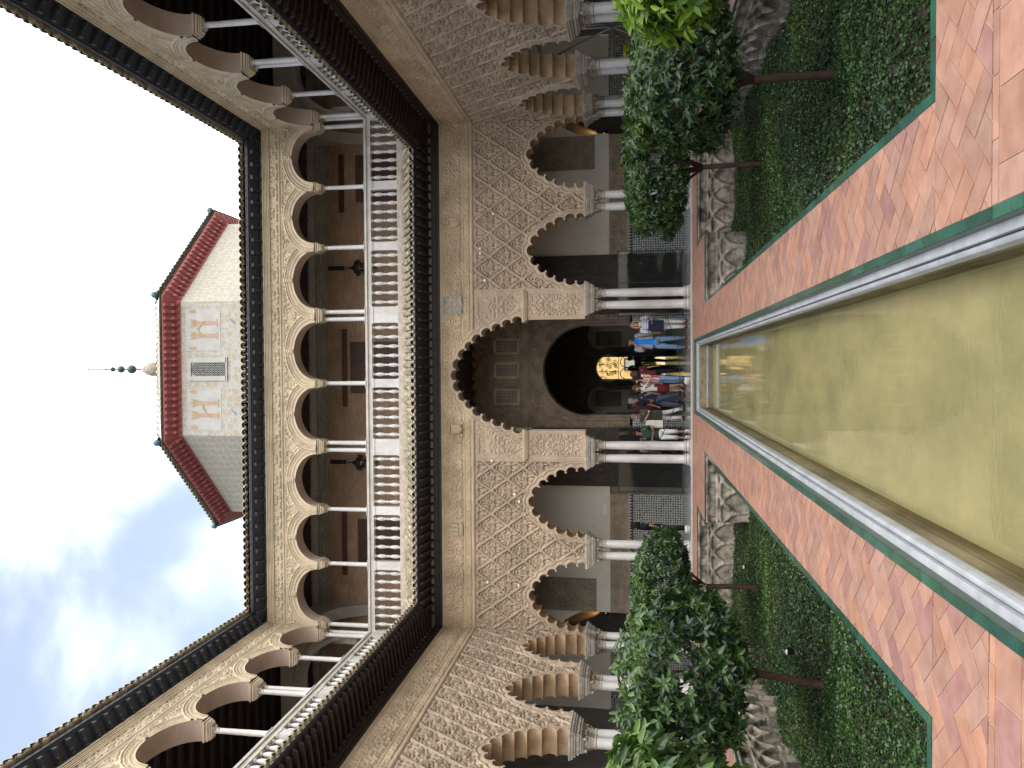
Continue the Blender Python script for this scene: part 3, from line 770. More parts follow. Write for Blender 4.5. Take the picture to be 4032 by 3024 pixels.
        for s in (1, -1):
            for k in range(4): q.add([(-1.50 + s * .10, .06, 6.70 - k * .05), (-1.50 + s * (.28 - k * .02), .07, 6.78 - k * .09), (-1.50 + s * (.26 - k * .02), .06, 6.74 - k * .10), (-1.50 + s * .10, .09, 6.66 - k * .05)], [(0, 1, 2, 3)])
            q.ball((-1.50 + s * .06, .07, 6.90), (.03, .03, .035), 6, 5)
        obj('emblem', q, 'frieze_stone', wing)
        q = MB(TL_); q.box(-4.56, -4.26, .02, .07, 6.48, 6.66); 
        for xx in (-4.52, -4.41, -4.30): q.box(xx - .045, xx + .045, .03, .10, 6.60, 6.80 + (.05 if abs(xx + 4.41) < .02 else 0)); q.box(xx - .055, xx + .055, .03, .11, 6.74, 6.765)
        for xx in (-4.49, -4.41, -4.33): q.box(xx - .02, xx + .02, .05, .085, 6.50, 6.58)
        obj('emblem', q, 'cream_stone', wing)
    # ---- wooden beam, rafters, lower tiled roof, ledge
    q = MB(TL_)
    def mit(d): return us1 if kind != 'far' else us1
    def run(z0, z1, d0, d1, i=0):       # mitred strip between the courtyard corners
        a0, a1 = (us0 + d0, us0 + d1) if kind == 'far' else (us0, us0)
        b0, b1 = us1 - d0, us1 - d1
        v = [(a0, d0, z0), (b0, d0, z0), (b1, d1, z0), (a1, d1, z0), (a0, d0, z1), (b0, d0, z1), (b1, d1, z1), (a1, d1, z1)]
        q.hexa(v)
    run(7.10, 7.19, -.4, .045); run(7.192, 7.26, -.4, .085); run(7.262, 7.34, -.4, .06)
    obj('timber_beam', q, 'dark_wood', wing)
    n = int((us1 - us0 - .1) / .262)
    raf = MB(); raf.hexa([(-.032, 0, 7.343), (.032, 0, 7.343), (.032, .80, 7.455), (-.032, .80, 7.455), (-.032, 0, 7.43), (.032, 0, 7.43), (.032, .84, 7.545), (-.032, .84, 7.545)])
    rmesh = {}
    rz = {'far': pi, 'right': pi / 2, 'left': -pi / 2}[kind]
    for i in range(n):
        u = us0 + .18 + i * (us1 - us0 - .3) / (n - 1)
        lim = min(corner - abs(u) if kind == 'far' else corner - u, 9)
        L = min(.84, lim - .05)
        if L < .15: continue
        key = round(L / .84, 2)
        if key not in rmesh:
            k = key; m_ = MB(); m_.hexa([(-.032, 0, 7.343), (.032, 0, 7.343), (.032, .80 * k, 7.343 + .112 * k), (-.032, .80 * k, 7.343 + .112 * k), (-.032, 0, 7.43), (.032, 0, 7.43), (.032, .84 * k, 7.43 + .115 * k), (-.032, .84 * k, 7.43 + .115 * k)])
            rmesh[key] = m_.mesh('rafter')
        x, y, _ = TL_(u, .05, 0); obj('rafter', rmesh[key], 'rafter_wood', wing, (x, y, 0), rz)
    q = MB(TL_)
    def sheet(dA, zA, dB, zB, th):
        a0, a1 = (us0 + dA, us0 + dB) if kind == 'far' else (us0, us0)
        q.hexa([(a0, dA, zA), (us1 - dA, dA, zA), (us1 - dB, dB, zB), (a1, dB, zB), (a0, dA, zA + th), (us1 - dA, dA, zA + th), (us1 - dB, dB, zB + th), (a1, dB, zB + th)])
    sheet(0, 7.44, .97, 7.575, .02); obj('eaves_board', q, 'eave_wood', wing)
    q = MB(TL_); sheet(-.27, 8.20, .955, 7.60, .03); obj('roof_bed', q, 'ledge_stone', wing)
    q = MB(TL_); lim = (lambda u: corner - abs(u) + .04) if kind == 'far' else (lambda u: corner - u + .04)
    tile_rows(q, us0 - .2 if kind == 'far' else us0, us1 + .2, (-.24, 8.235), (1.0, 7.625), .212, 4, .078, lim, 3); obj('roof_tiles', q, 'tile_lower', wing)
    q = MB(TL_); q.box(us0 - .25, us1 + .25, -.46, -.02, 7.11, 8.18); obj('wall_core', q, 'gray_plaster', wing)
    # ---- ledge, balustrade, pedestals, hand rail (upper coordinates)
    uu0, uu1 = (-7.55, 7.55) if kind == 'far' else (us0, 21.95)
    cornU = 7.55 if kind == 'far' else 21.95
    q = MB(TU)
    def runU(z0, z1, d0, d1):
        e0, e1 = -d0, -d1
        a0, a1 = (uu0 - e0, uu0 - e1) if kind == 'far' else (uu0, uu0)
        q.hexa([(a0, d0, z0), (uu1 + e0, d0, z0), (uu1 + e1, d1, z0), (a1, d1, z0), (a0, d0, z1), (uu1 + e0, d0, z1), (uu1 + e1, d1, z1), (a1, d1, z1)])
    runU(8.185, 8.36, -.40, -.02); runU(8.362, 8.47, -.38, -.06); obj('ledge', q, 'ledge_stone', wing)
    q = MB(TU); runU(9.31, 9.36, -.30, -.15); runU(9.362, 9.44, -.285, -.165); runU(9.442, 9.51, -.315, -.13); obj('handrail', q, 'marble_warm', wing)
    sup = [(c, .125) for c in ucols] + [(c, .24) for c in upairs]; sup.sort()
    if kind == 'far': allsup = [(-7.72, .13)] + sup + [(7.72, .13)]
    else: allsup = sup + [(22.12, .13)]
    for c, hw in sup:
        q = MB(TU); q.box(c - hw, c + hw, -.33, -.12, 8.471, 9.309); q.box(c - hw - .02, c + hw + .02, -.35, -.10, 8.472, 8.53); q.box(c - hw - .015, c + hw + .015, -.345, -.105, 9.25, 9.308)
        q.box(c - hw - .03, c + hw + .03, -.33, -.115, 9.511, 9.525)
        obj('pedestal', q, 'marble', wing)
    prev = allsup[0] if kind == 'far' else (us0 - .2, .1)
    for c, hw in (allsup[1:] if kind == 'far' else allsup):
        a, b = prev[0] + prev[1], c - hw; m = max(1, int(round((b - a) / .268)))
        for i in range(m):
            u = a + (b - a) * (i + .5) / m; x, y, _ = TU(u, -.22, 0); obj('baluster', BAL, 'marble', wing, (x, y, 0))
        prev = (c, hw)
    # upper columns and imposts
    def uimp(u0, u1, dd=(-.42, .02)):
        q = MB(TU)
        for e, z0, z1 in ((-.055, 10.825, 10.86), (-.035, 10.86, 10.89), (-.045, 10.89, 10.905), (-.015, 10.905, 10.95), (-.025, 10.95, 10.97), (.005, 10.97, 11.02)):
            q.box(u0 - e, u1 + e, dd[0] - e, dd[1] + e, z0, z1)
        obj('upper_impost', q, 'cream_stone', wing)
    IMP = {}
    for c in ucols: x, y, _ = TU(c, -.2, 0); up_column(wing, x, y); uimp(c - .135, c + .135); IMP[c] = .135
    for c in upairs:
        for e in (-.11, .11): x, y, _ = TU(c + e, -.2, 0); up_column(wing, x, y)
        uimp(c - .225, c + .225); IMP[c] = .225
    # arches of the upper storey
    cl = sorted(IMP); ends = ([(-7.50, .16)] if kind == 'far' else []) + [(c, IMP[c]) for c in cl] + [(uu1 - .03, .16)]
    A = []
    for (c0, h0), (c1, h1) in zip(ends[:-1], ends[1:]):
        a, b = c0 + h0 - .01, c1 - h1 + .01; A.append(((a + b) / 2, (b - a) / 2))
    ZA, RI = 11.02, .67
    def kU(U, Z):
        k = Z > ZA - 1e-3
        for c, hw in A: k &= ~((((U - c) / hw) ** 2 + ((Z - ZA) / RI) ** 2) < 1)
        return k
    def hU(U, Z):
        h = .02 + .048 * (1 - sst(.35, .62, curl(np.abs(U * 1.0), Z, 9, 2.1, 11)))
        e = np.zeros(U.shape)
        for (c, hw), (c2, hw2) in zip(A[:-1], A[1:]):    # roundels between the arches
            m = (c + hw + c2 - hw2) / 2; rr = np.hypot(U - m, Z - 11.79)
            h = np.where(rr < .155, .035 + .03 * (1 - sst(.10, .115, rr)) * curl(U, Z, 16, 1.6, 2) + .03 * (np.abs(rr - .14) < .014), h)
        for c, hw in A:
            rad = np.sqrt(((U - c) / hw) ** 2 + (np.maximum(Z - ZA, 0) / RI) ** 2); D = (rad - 1) * (hw + RI) / 2
            m = (D < .31) & (np.abs(U - c) < hw + .36)
            th = np.arctan2(Z - ZA, U - c)
            prof = .055 + .022 * (D > .10) * (D < .13) + .012 * (D > .13) + .018 * (np.sin(th * 150) > 0) * (D > .155) * (D < .185) + .03 * (D > .20) * (D < .235) + .045 * (D > .26)
            h = np.where(m & (prof > h - 1), np.maximum(np.where(D < .31, prof, 0), 0), h)
            key = (np.abs(U - c) < .055 + .02 * (Z - 11.6)) & (Z > 11.69) & (Z < 12.0)
            h = np.where(key, .12 + .015 * np.sin(Z * 90), h)
        h = np.where(Z > 11.985, .035 + .03 * sst(12.0, 12.01, Z) - .02 * (np.abs(Z - 12.045) < .010) + .025 * (Z > 12.075), h)
        return h
    obj('upper_arcade_wall', relief(TU, uu0, uu1, ZA, 12.12, .017 if big else .022, hU, kU), 'cream_stone', wing)
    def fU(U, Z):
        v = (Z - 12.12) / .30; per = .62
        return .02 + .046 * (1 - sst(.4, .65, curl(np.abs((U / per) % 1 - .5) * per * 1.4, Z, 9, 2.2, 13))) * sst(.05, .1, v) * (1 - sst(.92, .96, v)) - .015 * (np.abs(((U / per) % 1) - .5) > .488)
    obj('upper_frieze', relief(TU, uu0, uu1, 12.12, 12.42, .016 if big else .022, fU), 'cream_stone', wing)
    for c, hw in A:
        t = np.linspace(pi, 0, 33); P = np.stack([c + hw * np.cos(t), ZA + RI * np.sin(t)], 1); N = np.stack([np.cos(t), np.sin(t)], 1)
        ring, rev = arch_strip(TU, P, N, .03, .075, -.40); obj('upper_arch_edge', ring, 'cream_stone', wing); obj('upper_arch_soffit', rev, 'pink_reveal', wing)
    obj('upper_wall_back', relief(lambda u, d, z: TU(u, -.40 - d, z), uu0, uu1, ZA, 12.6, .05, lambda U, Z: 0 * U, kU), 'gray_plaster', wing)
    q = MB(TU)
    for e, z0, z1 in ((.06, 12.42, 12.455), (.075, 12.456, 12.50), (.095, 12.501, 12.54), (.11, 12.541, 12.575), (.135, 12.576, 12.62)):
        a0, a1 = (uu0 - .1 + .1, uu0 + e) if kind == 'far' else (uu0, uu0)
        q.hexa([(a0, 0, z0), (uu1, 0, z0), (uu1 - e, e, z0), (a1, e, z0), (a0, 0, z1), (uu1, 0, z1), (uu1 - e, e, z1), (a1, e, z1)])
    obj('cornice', q, 'cream_stone', wing)
    # upper eaves
    q = MB(TU)
    def run2(dA, zA, dB, zB, th):
        a0, a1 = (uu0 + dA, uu0 + dB) if kind == 'far' else (uu0, uu0)
        q.hexa([(a0, dA, zA), (uu1 - dA, dA, zA), (uu1 - dB, dB, zB), (a1, dB, zB), (a0, dA, zA + th), (uu1 - dA, dA, zA + th), (uu1 - dB, dB, zB + th), (a1, dB, zB + th)])
    run2(-.4, 12.625, .14, 12.625, .05); run2(.10, 12.68, .47, 12.835, .03); run2(.43, 12.845, .52, 12.865, .07)
    obj('upper_eaves', q, 'eave_wood', wing)
    bm_ = MB(); bm_.extr([(.0, 12.63), (.10, 12.64), (.13, 12.70), (.20, 12.69), (.30, 12.73), (.36, 12.79), (.36, 12.835), (.20, 12.79), (0, 12.70)], -.045, .045, 'u')
    bm_.box(-.055, .055, .27, .37, 12.745, 12.80); bm_.ball((0, .16, 12.68), (.05, .05, .035), 8, 6); bm_.ball((0, .08, 12.645), (.045, .04, .03), 8, 6)
    BR = bm_.mesh('eaves_bracket'); n = int((uu1 - uu0 - .5) / .372)
    for i in range(n):
        u = uu0 + .5 + i * .372 if kind == 'far' else uu1 - .5 - i * .372
        if u > uu1 - .3: continue
        x, y, _ = TU(u, .09, 0); obj('eaves_bracket', BR, 'eave_wood', wing, (x, y, 0), rz)
    q = MB(TU); limU = (lambda u: cornU - abs(u) + .05) if kind == 'far' else (lambda u: cornU - u + .05)
    tile_rows(q, uu0 - .3 if kind == 'far' else uu0, uu1 + .3, (-.9, 13.66), (.60, 13.02), .215, 3, .098, limU, 5); obj('upper_roof_tiles', q, 'tile', wing)
    q = MB(TU)
    a0, a1 = (uu0 - 2.4, uu0 + .5) if kind == 'far' else (uu0, uu0)
    q.hexa([(a0, -2.4, 14.16), (uu1 + 2.4, -2.4, 14.16), (uu1 - .5, .5, 12.92), (a1, .5, 12.92), (a0, -2.4, 14.20), (uu1 + 2.4, -2.4, 14.20), (uu1 - .5, .5, 12.96), (a1, .5, 12.96)])
    obj('upper_roof', q, 'tile', wing)
    return wing

FAR_UC = [5.70, 3.90, -.18, -4.0, -5.66]; FAR_UP = [1.86, -2.09]
build_wing('far', T_far(21.7), T_far(21.95), -7.3, 7.3, [-6.24, -3.55, 3.56, 6.26],
           [(-5.11, -4.77), (-2.33, -1.96), (2.01, 2.35), (4.78, 5.12)], FAR_UC, FAR_UP,
           'carved two storey palace front across the far end of the courtyard with a tall central lobed arch', True)
SB = [20.31, 17.52, 14.66, 11.8]; SPAIR = [(18.77, 19.13), (15.86, 16.24), (13.03, 13.41), (10.2, 10.56)]
SC_ = [20.0, 15.67, 13.5, 9.6]; SP_ = [17.85, 11.5]
build_wing('right', T_right(7.3), T_right(7.55), 9.0, 21.7, SB, SPAIR, SC_, SP_,
           'carved two storey palace side with scaffolding behind its arches, along the right edge of the courtyard')
build_wing('left', T_left(7.3), T_left(7.55), 9.0, 21.7, SB, SPAIR, SC_, SP_,
           'carved two storey palace side under the blue part of the sky, along the left edge of the courtyard')

wf = bpy.data.objects['palace_wing']; wr = bpy.data.objects['palace_wing.001']; wl = bpy.data.objects['palace_wing.002']
wf['label'] = 'carved two storey palace front at the far end with a tall central lobed arch'
wr['label'] = 'carved arcaded palace side on the right, with scaffolding behind its lower arches'
wl['label'] = 'carved arcaded palace side on the left, below the blue part of the sky'
# corner supports of both storeys
for s in (1, -1):
    for x, y in ((7.42, 21.95), (7.76, 21.95), (7.55, 21.58)): low_column(wf, s * x, y)
    q = MB()
    for e, z0, z1 in ((-.06, 2.68, 2.73), (-.03, 2.73, 2.78), (-.045, 2.78, 2.80), (0, 2.80, 2.85), (.03, 2.85, 2.90), (.05, 2.90, 2.943)):
        P = [(7.17 - e, 21.66 - e), (7.30 - e * .5, 21.66 - e), (7.24 - e, 21.60), (7.24 - e, 21.22 - e), (7.80 + e, 21.22 - e), (7.80 + e, 22.20 + e), (7.17 - e, 22.20 + e)]
        q.extr([(s * a, b) for a, b in P], z0, z1, 'z')
    obj('corner_impost', q, 'carved_stone', wf)
    q = MB(); q.box(*sorted((s * 7.42, s * 7.8)), 21.72, 22.2, 2.944, 7.1); obj('corner_core', q, 'plaster_carved', wf)
    for x, y in ((7.52, 22.15), (7.76, 22.15), (7.76, 21.88)): up_column(wf, s * x, y)
    q = MB()
    for e, z0, z1 in ((-.055, 10.825, 10.86), (-.035, 10.86, 10.89), (-.045, 10.89, 10.905), (-.015, 10.905, 10.95), (-.025, 10.95, 10.97), (.005, 10.97, 11.02)):
        P = [(7.36 - e, 21.95 - e), (7.55 - e, 21.93 - e), (7.55 - e, 21.76 - e), (7.93 + e, 21.76 - e), (7.93 + e, 22.34 + e), (7.36 - e, 22.34 + e)]
        q.extr([(s * a, b) for a, b in P], z0, z1, 'z')
    obj('upper_corner_impost', q, 'cream_stone', wf)
    q = MB(); q.box(*sorted((s * 7.65, s * 7.94)), 22.05, 22.3, 8.47, 9.31); q.box(*sorted((s * 7.62, s * 7.90)), 21.8, 22.08, 8.47, 9.309); obj('pedestal', q, 'marble', wf)
    q = MB(); q.box(*sorted((s * 7.6, s * 7.94)), 21.99, 22.33, 11.021, 12.62); obj('upper_corner_core', q, 'cream_stone', wf)

# ================================================================ galleries behind the arcades
YB = 25.5; PXC, PR, PZ = .15, 1.49, 3.08
gw = thing('gallery_wall', 'back wall of the far lower gallery with tiled dado, great door leaves and round portal', 'wall')
def portal_keep(U, Z):
    k = ~(((U - PXC) ** 2 + (Z - PZ) ** 2 < PR ** 2) | ((np.abs(U - PXC) < PR - .03) & (Z < PZ)))
    for s in (1, -1):
        uc = s * 8.42; k &= ~((np.abs(U - uc) < .52) & (Z < 3.3)) ; k &= ~((np.abs(U - uc) < .52 * np.clip((4.0 - Z) / .7, 0, 1) ** .6) & (Z >= 3.3))
    return k
Tb_ = T_far(YB)
def plast(U, Z):
    h = .004 * (vnoise(U * 2, Z * 2) - .5)
    d1 = np.sqrt((U - PXC) ** 2 + np.maximum(Z - PZ, 0) ** 2) - PR
    sur = (np.abs(U - PXC) < 1.9) & (Z < 5.06)
    h = np.where(sur, .03 + .040 * sst(.3, .7, curl(np.abs(U - PXC), Z, 8, 2, 4)), h)
    h = np.where(sur & (d1 < .20) & (d1 > 0), .07 + .02 * np.sin(d1 * 60) + .008 * np.sin(np.arctan2(Z - PZ, U - PXC) * 110), h)
    up = (np.abs(U - PXC) < 1.95) & (Z > 5.06)
    h = np.where(up, .05 + .045 * sst(.3, .7, curl(np.abs(U - PXC), Z, 9, 2.2, 8)), h)
    h = np.where((np.abs(U - PXC) < 2.0) & (Z > 5.06) & (Z < 5.34), .09 + .02 * (np.abs(Z - 5.2) < .08), h)
    return h
obj('plaster_face', relief(Tb_, -11.1, -1.75, 2.36, 6.96, .04, lambda U, Z: .004 * (vnoise(U * 2, Z * 2) - .5), portal_keep), 'plain_plaster', gw)
obj('plaster_face', relief(Tb_, 2.05, 11.1, 2.36, 6.96, .04, lambda U, Z: .004 * (vnoise(U * 2, Z * 2) - .5), portal_keep), 'plain_plaster', gw)
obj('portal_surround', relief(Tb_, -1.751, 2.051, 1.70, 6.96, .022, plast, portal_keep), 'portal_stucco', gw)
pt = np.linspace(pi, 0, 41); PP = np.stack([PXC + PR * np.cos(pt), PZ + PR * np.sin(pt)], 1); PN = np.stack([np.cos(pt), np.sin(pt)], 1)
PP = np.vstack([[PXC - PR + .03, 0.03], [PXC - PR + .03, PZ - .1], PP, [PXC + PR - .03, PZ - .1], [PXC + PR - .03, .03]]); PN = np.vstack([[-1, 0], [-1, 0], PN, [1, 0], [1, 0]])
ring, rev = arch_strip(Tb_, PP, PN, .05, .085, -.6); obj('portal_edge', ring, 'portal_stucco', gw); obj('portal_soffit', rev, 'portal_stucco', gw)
for (a, b) in ((-1.75, -1.30), (1.61, 2.05)):
    obj('tiled_dado', MB().box(a, b, YB - .03, YB + .5, .03, 1.62), 'azulejo', gw)
for s in (1, -1):
    X = lambda a, b: (a, b) if s > 0 else (-b, -a)
    obj('tiled_dado', MB().box(*X(3.9, 7.86), YB - .035, YB, .03, 1.615), 'azulejo', gw)
    z = MB(); n = 40; L0 = 3.9
    for k in range(int((7.86 - L0) / .1)):
        u = L0 + k * .1; z.extr([(s * u, 1.62), (s * (u + .1), 1.62), (s * (u + .05), 1.75)], YB - .036, YB - .003, 'd')
    z.box(*X(3.9, 7.86), YB - .04, YB - .002, 1.60, 1.622); obj('merlon_row', z, 'dark_metal', gw)
    obj('merlon_ground', MB().box(*X(3.9, 7.86), YB - .030, YB, 1.622, 1.76), 'marble_warm', gw)
    def fh(U, Z):
        v = (Z - 1.76) / .6; per = 1.3
        t = sst(.3, .7, curl(U * 1.2, Z, 9, 2.3, 6)); inb = sst(.14, .18, v) * (1 - sst(.82, .86, v)) * (np.abs((U / per) % 1 - .5) < .46)
        md = np.hypot(((U / per) % 1 - .5) * per, (Z - 2.06)); t = np.where(md < .17, (np.abs(md - .14) < .02) * 1.0 + (md < .09) * .7, t)
        return .02 + .045 * t * inb + .03 * (1 - inb) - .02 * (np.abs(v - .08) < .02)
    obj('stucco_band', relief(Tb_, *X(3.92, 7.86), 1.76, 2.36, .02, fh), 'carved_dark', gw)
    obj('carved_panel', relief(Tb_, *X(6.74, 7.84), 2.82, 5.6, .02, lambda U, Z: .03 + .02 * sst(.3, .7, curl(np.abs((U / .55) % 1 - .5) * .55, np.abs((Z / .6) % 1 - .5) * .6, 9, 2.5, 9)) + .012 * ((np.abs(np.abs(U - s * 7.29) - .52) < .03) | (np.abs(np.abs(U - s * 7.29) - .38) < .015))), 'panel_dark', gw)
    obj('lower_wall', MB().box(*X(8.95, 11.1), YB - .005, YB + .2, .03, 2.36), 'azulejo', gw)
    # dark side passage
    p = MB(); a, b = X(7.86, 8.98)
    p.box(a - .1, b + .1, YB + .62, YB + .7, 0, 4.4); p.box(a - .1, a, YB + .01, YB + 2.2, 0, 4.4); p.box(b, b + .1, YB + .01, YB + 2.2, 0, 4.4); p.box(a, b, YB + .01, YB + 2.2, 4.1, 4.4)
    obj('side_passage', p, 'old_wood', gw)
    # great door leaves folded against the wall
    lo, hi = (2.0, 3.93) if s > 0 else (-3.66, -1.74)
    d = MB(); d.box(lo, hi, YB - .13, YB - .05, .06, 4.95)
    leaf = obj('door_leaf', d, 'old_wood', gw)
    Td = T_far(YB - .13)
    obj('carved_front', relief(Td, lo + .12, hi - .12, 2.35, 4.85, .022, lambda U, Z: .002 + .016 * (1 - sst(.06, .10, np.abs(curl(U, Z, 4.5, 1.6, 3) - .5))) + .01 * sst(.4, .6, curl(U, Z, 12, 2, 5))), 'old_wood', leaf)
    d = MB(); d.box(lo, hi, YB - .15, YB - .131, 2.18, 2.30); d.box(lo, lo + .1, YB - .15, YB - .131, .1, 2.17); d.box(hi - .1, hi, YB - .15, YB - .131, .1, 2.17)
    for k in range(6): d.box(lo + .2, hi - .2, YB - .145, YB - .131, .25 + k * .32, .28 + k * .32)
    for k in range(5): d.box(lo + .2 + k * .36, lo + .23 + k * .36, YB - .146, YB - .131, .25, 2.05)
    obj('rails', d, 'old_wood', leaf)
    g_ = thing('glass_screen', 'clear glass screen in a thin metal frame before the %s great door' % ('right' if s > 0 else 'left'), 'screen', group='glass screens before the great doors')
    d = MB(); d.box(lo - .1, hi + .05, YB - .42, YB - .41, .07, 2.05); obj('pane', d, 'glass_pane', g_)
    d = MB(); d.box(lo - .1, hi + .05, YB - .43, YB - .40, .03, .07); d.box(lo - .1, hi + .05, YB - .425, YB - .405, 2.05, 2.09)
    for x in (lo - .11, (lo + hi) / 2, hi + .05): d.box(x - .012, x + .012, YB - .43, YB - .405, .03, 2.09)
    for x in (lo + .1, hi - .1):
        for zz in (.15, 1.2, 2.0): d.box(x - .02, x + .02, YB - .435, YB - .42, zz - .02, zz + .02)
    obj('frame', d, 'dark_metal', g_)
sgn = MB(); sgn.box(-4.62, -4.28, YB - .05, YB - .03, 2.48, 2.60)
o = obj('wall_notice', sgn, 'white_sign'); tag(o, 'small pale blank notice strip on plaster above the tiles, left of the door', 'notice')
# three lattice windows over the portal
for c, nm in ((.97, 'right'), (.17, 'middle'), (-.72, 'left')):
    w = obj('lattice_window', MB().box(c - .22, c + .22, YB - .10, YB - .08, 5.42, 6.16), 'dark_metal', gw)
    m = MB()
    for k in range(9):
        t = -.2 + k * .05; m.box(c + t - .006, c + t + .006, YB - .115, YB - .10, 5.44, 6.14)
    for k in range(14): m.box(c - .2, c + .2, YB - .113, YB - .101, 5.45 + k * .052, 5.462 + k * .052)
    obj('lattice', m, 'carved_dark', w)
    m = MB()
    for a, b, z0, z1 in ((-.27, -.2, 5.38, 6.2), (.2, .27, 5.38, 6.2), (-.27, .27, 6.14, 6.22), (-.27, .27, 5.35, 5.42)): m.box(c + a, c + b, YB - .125, YB - .07, z0, z1)
    obj('frame', m, 'carved_dark', w)
# ceilings, floors and back walls of the galleries
q = MB(); q.box(-11.2, 11.2, 22.2, 25.6, 6.97, 7.1); q.box(-11.1, 11.1, 22.2, 22.3, 6.7, 6.969)
for k in range(60): q.box(-11 + k * .37, -10.9 + k * .37, 22.22, 25.48, 6.85, 6.969)
for s in (1, -1):
    X = lambda a, b: (a, b) if s > 0 else (-b, -a); q.box(*X(7.8, 11.2), 2, 22.19, 6.97, 7.1)
    for k in range(50): q.box(*X(7.85, 11.1), 3 + k * .38, 3.1 + k * .38, 6.86, 6.969)
tag(obj('gallery_ceiling', q, 'dark_wood'), 'dark timber ceiling with close joists over the lower galleries', 'ceiling')
q = MB(); q.box(-11.3, 11.3, 22.35, 25.6, 8.10, 8.40)
for s in (1, -1):
    X = lambda a, b: (a, b) if s > 0 else (-b, -a); q.box(*X(7.95, 11.3), 2, 22.34, 8.10, 8.40)
tag(obj('upper_gallery_floor', q, 'marble_warm'), 'stone floor of the upper galleries behind the balustrades', 'floor')
ug = thing('upper_gallery_wall', 'brick back wall of the upper gallery with panelled doors and stone frieze', 'wall')
YU = 25.2
obj('brick_face', MB().box(-11.3, 11.3, YU, YU + .3, 8.41, 12.62), 'brick', ug)
Tu = T_far(YU)
obj('stone_frieze', relief(Tu, -11.2, 11.2, 12.0, 12.62, .025, lambda U, Z: .04 + .03 * sst(.35, .6, curl(U, Z, 8, 2.1, 12)) * (Z > 12.12) * (Z < 12.36) + .05 * (Z > 12.44) + .03 * (Z > 12.52) + .03 * (Z < 12.08)), 'gray_plaster', ug)
for (a, b, zt, la, lb, zl) in ((5.92, 7.5, 10.9, 5.6, 7.55, 11.33), (-.58, 1.17, 11.15, -1.05, 1.62, 11.28), (-6.5, -4.9, 10.95, -6.85, -4.6, 11.35)):
    d = obj('panelled_door', MB().box(a, b, YU - .05, YU - .003, 8.42, zt), 'door_wood', ug)
    m = MB(); n = 3
    for i in range(n):
        for j in range(4):
            x0 = a + .09 + i * (b - a - .1) / n; x1 = x0 + (b - a - .1) / n - .09; z0 = 8.55 + j * (zt - 8.6) / 4; z1 = z0 + (zt - 8.6) / 4 - .1
            m.box(x0, x1, YU - .075, YU - .051, z0, z1); m.box(x0 + .06, x1 - .06, YU - .09, YU - .074, z0 + .06, z1 - .06)
    obj('panels', m, 'door_wood', d)
    obj('lintel', MB().box(la, lb, YU - .06, YU - .002, zl - .0, zl + .17), 'door_wood', ug)
for x in (3.70, -2.95): obj('slit_window', MB().box(x - .075, x + .075, YU - .012, YU - .004, 11.34, 11.93), 'dark_metal', ug)
q = MB(); q.box(-11.3, 11.3, 22.36, 25.5, 12.63, 12.75)
for k in range(46): q.box(-11 + k * .48, -10.92 + k * .48, 22.38, 25.14, 12.60, 12.629)
for s in (1, -1):
    X = lambda a, b: (a, b) if s > 0 else (-b, -a); q.box(*X(7.96, 11.3), 2, 22.35, 12.63, 12.75)
    for k in range(40): q.box(*X(8.0, 11.0), 3 + k * .48, 3.12 + k * .48, 12.5, 12.629)
tag(obj('upper_gallery_ceiling', q, 'dark_wood'), 'dark timber ceiling with joists over the upper galleries', 'ceiling')
